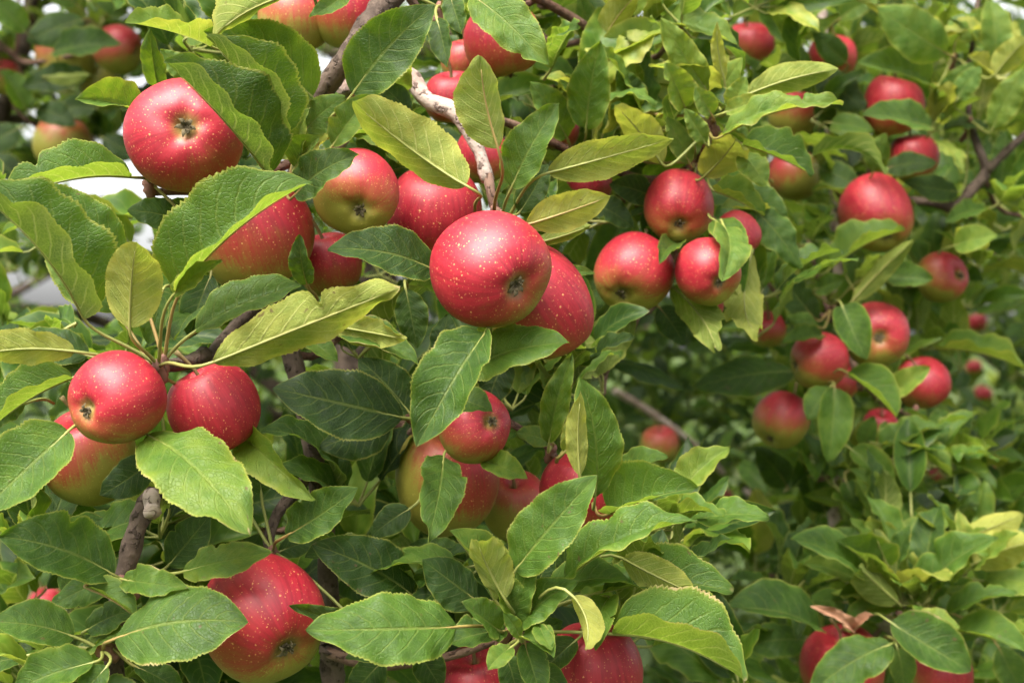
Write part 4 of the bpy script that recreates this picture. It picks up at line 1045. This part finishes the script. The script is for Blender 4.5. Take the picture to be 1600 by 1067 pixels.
def fill(tree, count, box, depth, n, lrange, kind, tint, near_lim, seed, skip=None, hook=True, keep=None):
    hr = random.Random(seed)
    allp = np.vstack(SKELETON[tree])
    for k in range(count):
        px, py = hr.uniform(box[0], box[2]), hr.uniform(box[1], box[3]); d = hr.uniform(*depth)
        if skip and any(((px - a) / c) ** 2 + ((py - b) / e) ** 2 < 1 for a, b, c, e in skip): continue
        q = P(px, py, d)
        if q[2] < 0.25: continue
        ax = unit([hr.gauss(0, .45), hr.gauss(-.35, .4), hr.gauss(.75, .35)])
        before = len(LEAVES[tree])
        rosette(tree, q, ax, hr.randint(*n), *lrange, kind, tint, hr, near_lim)
        if hook and len(LEAVES[tree]) > before and not in_gap(q):
            dd = np.linalg.norm(allp - q, axis=1); t = allp[dd.argmin()]
            if 0.01 < dd.min() < 0.13:
                path = [t, 0.5 * (t + q) + np.array([hr.uniform(-.01, .01), 0.015, -.012]), q]
                if not blocked(catmull(path, 8), near_lim) and not in_gap(catmull(path, 8)):
                    branch(tree, path, [0.0032, 0.0026, 0.0022], M_TWIG, 'twig', sides=5, seg=0.02)

# rosettes on the outside of the two front trees
hr_ = random.Random(77)
for (t_, px, py, d, n_, ti) in [(0, 520, 195, 1.0, 5, .55), (0, 600, 215, 1.02, 6, .5), (0, 645, 262, 1.04, 5, .45), (0, 850, 125, 1.08, 6, .6), (0, 905, 160, 1.10, 6, .6), (0, 985, 65, 1.14, 6, .65), (0, 1020, 205, 1.11, 6, .6),
        (0, 1120, 165, 1.09, 7, .7), (0, 1200, 235, 1.14, 6, .6), (0, 1225, 335, 1.18, 6, .55), (0, 1185, 470, 1.19, 6, .5), (0, 560, 560, 1.0, 5, .35), (0, 700, 890, .96, 5, .4), (0, 1015, 830, .98, 6, .55), (0, 1050, 905, .97, 5, .5),
        (0, 850, 905, .93, 6, .5), (0, 330, 480, .96, 5, .45), (0, 120, 505, .96, 6, .45), (0, 60, 880, .92, 6, .45), (0, 250, 840, .94, 6, .4), (0, 560, 790, 1.0, 5, .35), (0, 620, 905, .98, 5, .35), (0, 450, 95, 1.0, 5, .5), (0, 370, 85, .98, 5, .5),
        (0, 30, 640, .94, 5, .5), (0, 830, 300, 1.02, 6, .5), (0, 950, 250, 1.12, 6, .6), (0, 800, 640, 1.0, 5, .5), (0, 870, 620, 1.02, 5, .5), (0, 760, 880, .93, 5, .5), (0, 90, 1060, .88, 5, .5), (0, 980, 985, .93, 5, .5),
        (1, 1335, 455, 1.45, 6, .6), (1, 1400, 605, 1.45, 6, .65), (1, 1395, 700, 1.44, 7, .6), (1, 1450, 720, 1.45, 6, .65), (1, 1375, 850, 1.36, 7, .5), (1, 1500, 900, 1.32, 7, .6), (1, 1555, 960, 1.31, 6, .6), (1, 1440, 950, 1.27, 7, .6), (1, 1390, 930, 1.27, 6, .55),
        (1, 1450, 205, 1.48, 6, .6), (1, 1560, 125, 1.48, 6, .65), (1, 1430, 80, 1.50, 6, .6), (1, 1260, 385, 1.48, 6, .5), (1, 1530, 420, 1.5, 6, .6), (1, 1560, 320, 1.5, 6, .6), (1, 1290, 690, 1.47, 6, .45), (1, 1230, 930, 1.36, 5, .4)]:
    rosette(t_, P(px, py, d), unit([hr_.gauss(0, .3), -.45 + hr_.gauss(0, .2), .8]), n_ + 2, .058, .098, 'near', ti, hr_, d - 0.085, spread=(25, 80))

DARK = [(1120, 700, 95, 170), (1150, 860, 70, 110)]         # an opening between the two front trees
fill(0, 135, (-60, -60, 1200, 1130), (1.08, 1.44), (5, 8), (0.068, 0.108), 'mid', .38, 1.0, 3, DARK + [(200, 240, 150, 110), (60, 440, 110, 60), (80, 120, 170, 110)])
fill(0, 60, (780, -60, 1290, 320), (1.24, 1.62), (5, 8), (0.070, 0.108), 'mid', .52, 1.14, 4)
fill(0, 30, (-60, 780, 480, 1130), (1.0, 1.25), (5, 8), (0.068, 0.108), 'mid', .36, .93, 5)
fill(1, 150, (1180, -60, 1680, 900), (1.5, 2.2), (5, 8), (0.066, 0.105), 'mid', .50, 1.49, 6, [(1150, 700, 90, 120), (1570, 580, 60, 170)])
fill(1, 60, (1240, 700, 1680, 1130), (1.36, 2.0), (5, 8), (0.066, 0.105), 'mid', .42, 1.38, 7)
fill(2, 190, (-120, -80, 420, 600), (1.9, 2.8), (5, 8), (0.065, 0.105), 'mid', .32, 1.75, 8)
def crown(tree, count, centre, radii, lrange, kind, tint, seed, gaps=True, n=(5, 8), near=2.3):
    hr = random.Random(seed)
    for k in range(count):
        u = unit([hr.gauss(0, 1), hr.gauss(0, 1), hr.gauss(0, 1)]); r = hr.random() ** 0.42
        q = np.array(centre) + u * r * np.array(radii)
        if q[2] < 0.3 or q[1] < near: continue
        ax = unit(u * 0.6 + np.array([hr.gauss(0, .3), hr.gauss(-.2, .3), hr.gauss(.7, .3)]))
        rosette(tree, q, ax, hr.randint(*n), *lrange, kind, tint, hr, near - 0.1, gaps)
# the crowns go on above the picture and shade what stands behind them
crown(0, 550, (-0.12, 1.85, 2.85), (1.15, .70, .80), (0.07, 0.11), 'far', .45, 31, near=1.25)
crown(1, 320, (1.05, 2.25, 2.95), (.95, .65, .85), (0.07, 0.11), 'far', .45, 32, near=1.5)
crown(2, 220, (-1.25, 2.8, 3.0), (1.0, .65, .8), (0.07, 0.11), 'far', .40, 33, near=1.9)
crown(3, 1500, (1.20, 3.6, 1.60), (1.2, 1.0, 1.6), (0.06, 0.10), 'far', .34, 21)
crown(4, 1500, (-0.15, 3.4, 1.45), (1.3, .9, 1.5), (0.06, 0.10), 'far', .26, 22)
crown(5, 1500, (2.6, 6.4, 2.0), (1.9, 1.5, 2.0), (0.07, 0.11), 'dot', .48, 23)
crown(6, 1500, (0.1, 7.0, 2.0), (1.9, 1.5, 2.0), (0.07, 0.11), 'dot', .45, 24)
crown(7, 800, (-2.7, 6.6, 1.35), (1.6, 1.4, 1.35), (0.07, 0.11), 'dot', .42, 25)

# which of them show: a coarse depth buffer over the picture
def rank_leaves():
    GW, GH, S_ = 320, 214, 5.0
    ids, X, Y, D = [], [], [], []
    def add(i, pts):
        px, py, d = project(pts)
        ids.append(np.full(len(px), i)); X.append(px); Y.append(py); D.append(d)
    for pts, _ in SEEN_PTS: add(-1, pts)
    for (C, R, ax, ay, ar, ad) in APPLES:
        g = np.linspace(-1, 1, 15); gx, gy = np.meshgrid(g, g); k = gx ** 2 + gy ** 2 < 1
        add(-1, np.stack([C[0] + gx[k] * R, np.full(k.sum(), C[1] - R * .5), C[2] + gy[k] * R], -1))
    keys = []
    gu, gv = np.meshgrid(np.linspace(.28, .98, 9), np.linspace(-1, 1, 5), indexing='ij')
    flat = np.stack([gu, gv * 0.24 * np.sin(np.pi * (gu - .2) / .82), 0 * gu + .03], -1).reshape(-1, 3)
    for t, rows in LEAVES.items():
        for i, (kind, v, q, R, L, ti, smp) in enumerate(rows):
            add(len(keys), flat * L @ R + q); keys.append((t, i))
    ids, X, Y, D = map(np.concatenate, (ids, X, Y, D))
    gx, gy = (X / S_).astype(int), (Y / S_).astype(int)
    ok = (X >= 0) & (Y >= 0) & (gx < GW) & (gy < GH)
    cell = gx + gy * GW; o = np.argsort(-D[ok]); buf = np.full(GW * GH, -1); buf[cell[ok][o]] = ids[ok][o]
    score = np.bincount(buf[buf >= 0], minlength=len(keys))
    per = {t: {} for t in LEAVES}
    for k, (t, i) in enumerate(keys): per[t][i] = score[k]
    return per
SCORE = rank_leaves()

for t, rows in LEAVES.items():
    room = 300 - HERO_COUNT.get(t, 0)
    order = sorted(range(len(rows)), key=lambda i: -SCORE[t][i])
    single = set(i for i in order[:room] if SCORE[t][i] > 0)
    acc_v, acc_f, acc_uv, acc_t, acc_r, acc_m, nv0 = [], [], [], [], [], [], 0
    for i, (kind, v, q, R, L, ti, smp) in enumerate(rows):
        me, V, f, uv, mi, rn, _ = leaf_variant(kind, v)
        if i in single:
            o = bpy.data.objects.new('leaf', me); COL.objects.link(o); o.parent = TREES[t]
            o.matrix_local = Matrix.Translation(Vector(q - BASES[t])) @ Matrix(R.T.tolist()).to_4x4() @ Matrix.Scale(L, 4)
            o.color = (1.0 + ti - 0.5, 1, 1, 1)
        else:
            acc_v.append(V * L @ R + q - BASES[t]); acc_f.append(np.where(f < 0, -1, f + nv0)); acc_uv.append(uv); acc_m.append(mi)
            acc_t.append(np.full(len(V), ti)); acc_r.append(np.full(len(V), rn * 0.5 + 0.5 * ((i * 0.618) % 1) * 0.6)); nv0 += len(V)
    if acc_v:
        o = link('foliage', new_mesh('foliage', np.vstack(acc_v), np.vstack(acc_f), [M_FILL, M_PET], np.vstack(acc_uv),
                 {'tint': np.concatenate(acc_t), 'rnd': np.concatenate(acc_r)}, np.concatenate(acc_m)), TREES[t])
        o['kind'] = 'stuff'
print('leaves', {t: len(r) for t, r in LEAVES.items()}, 'objects', len(S.objects))
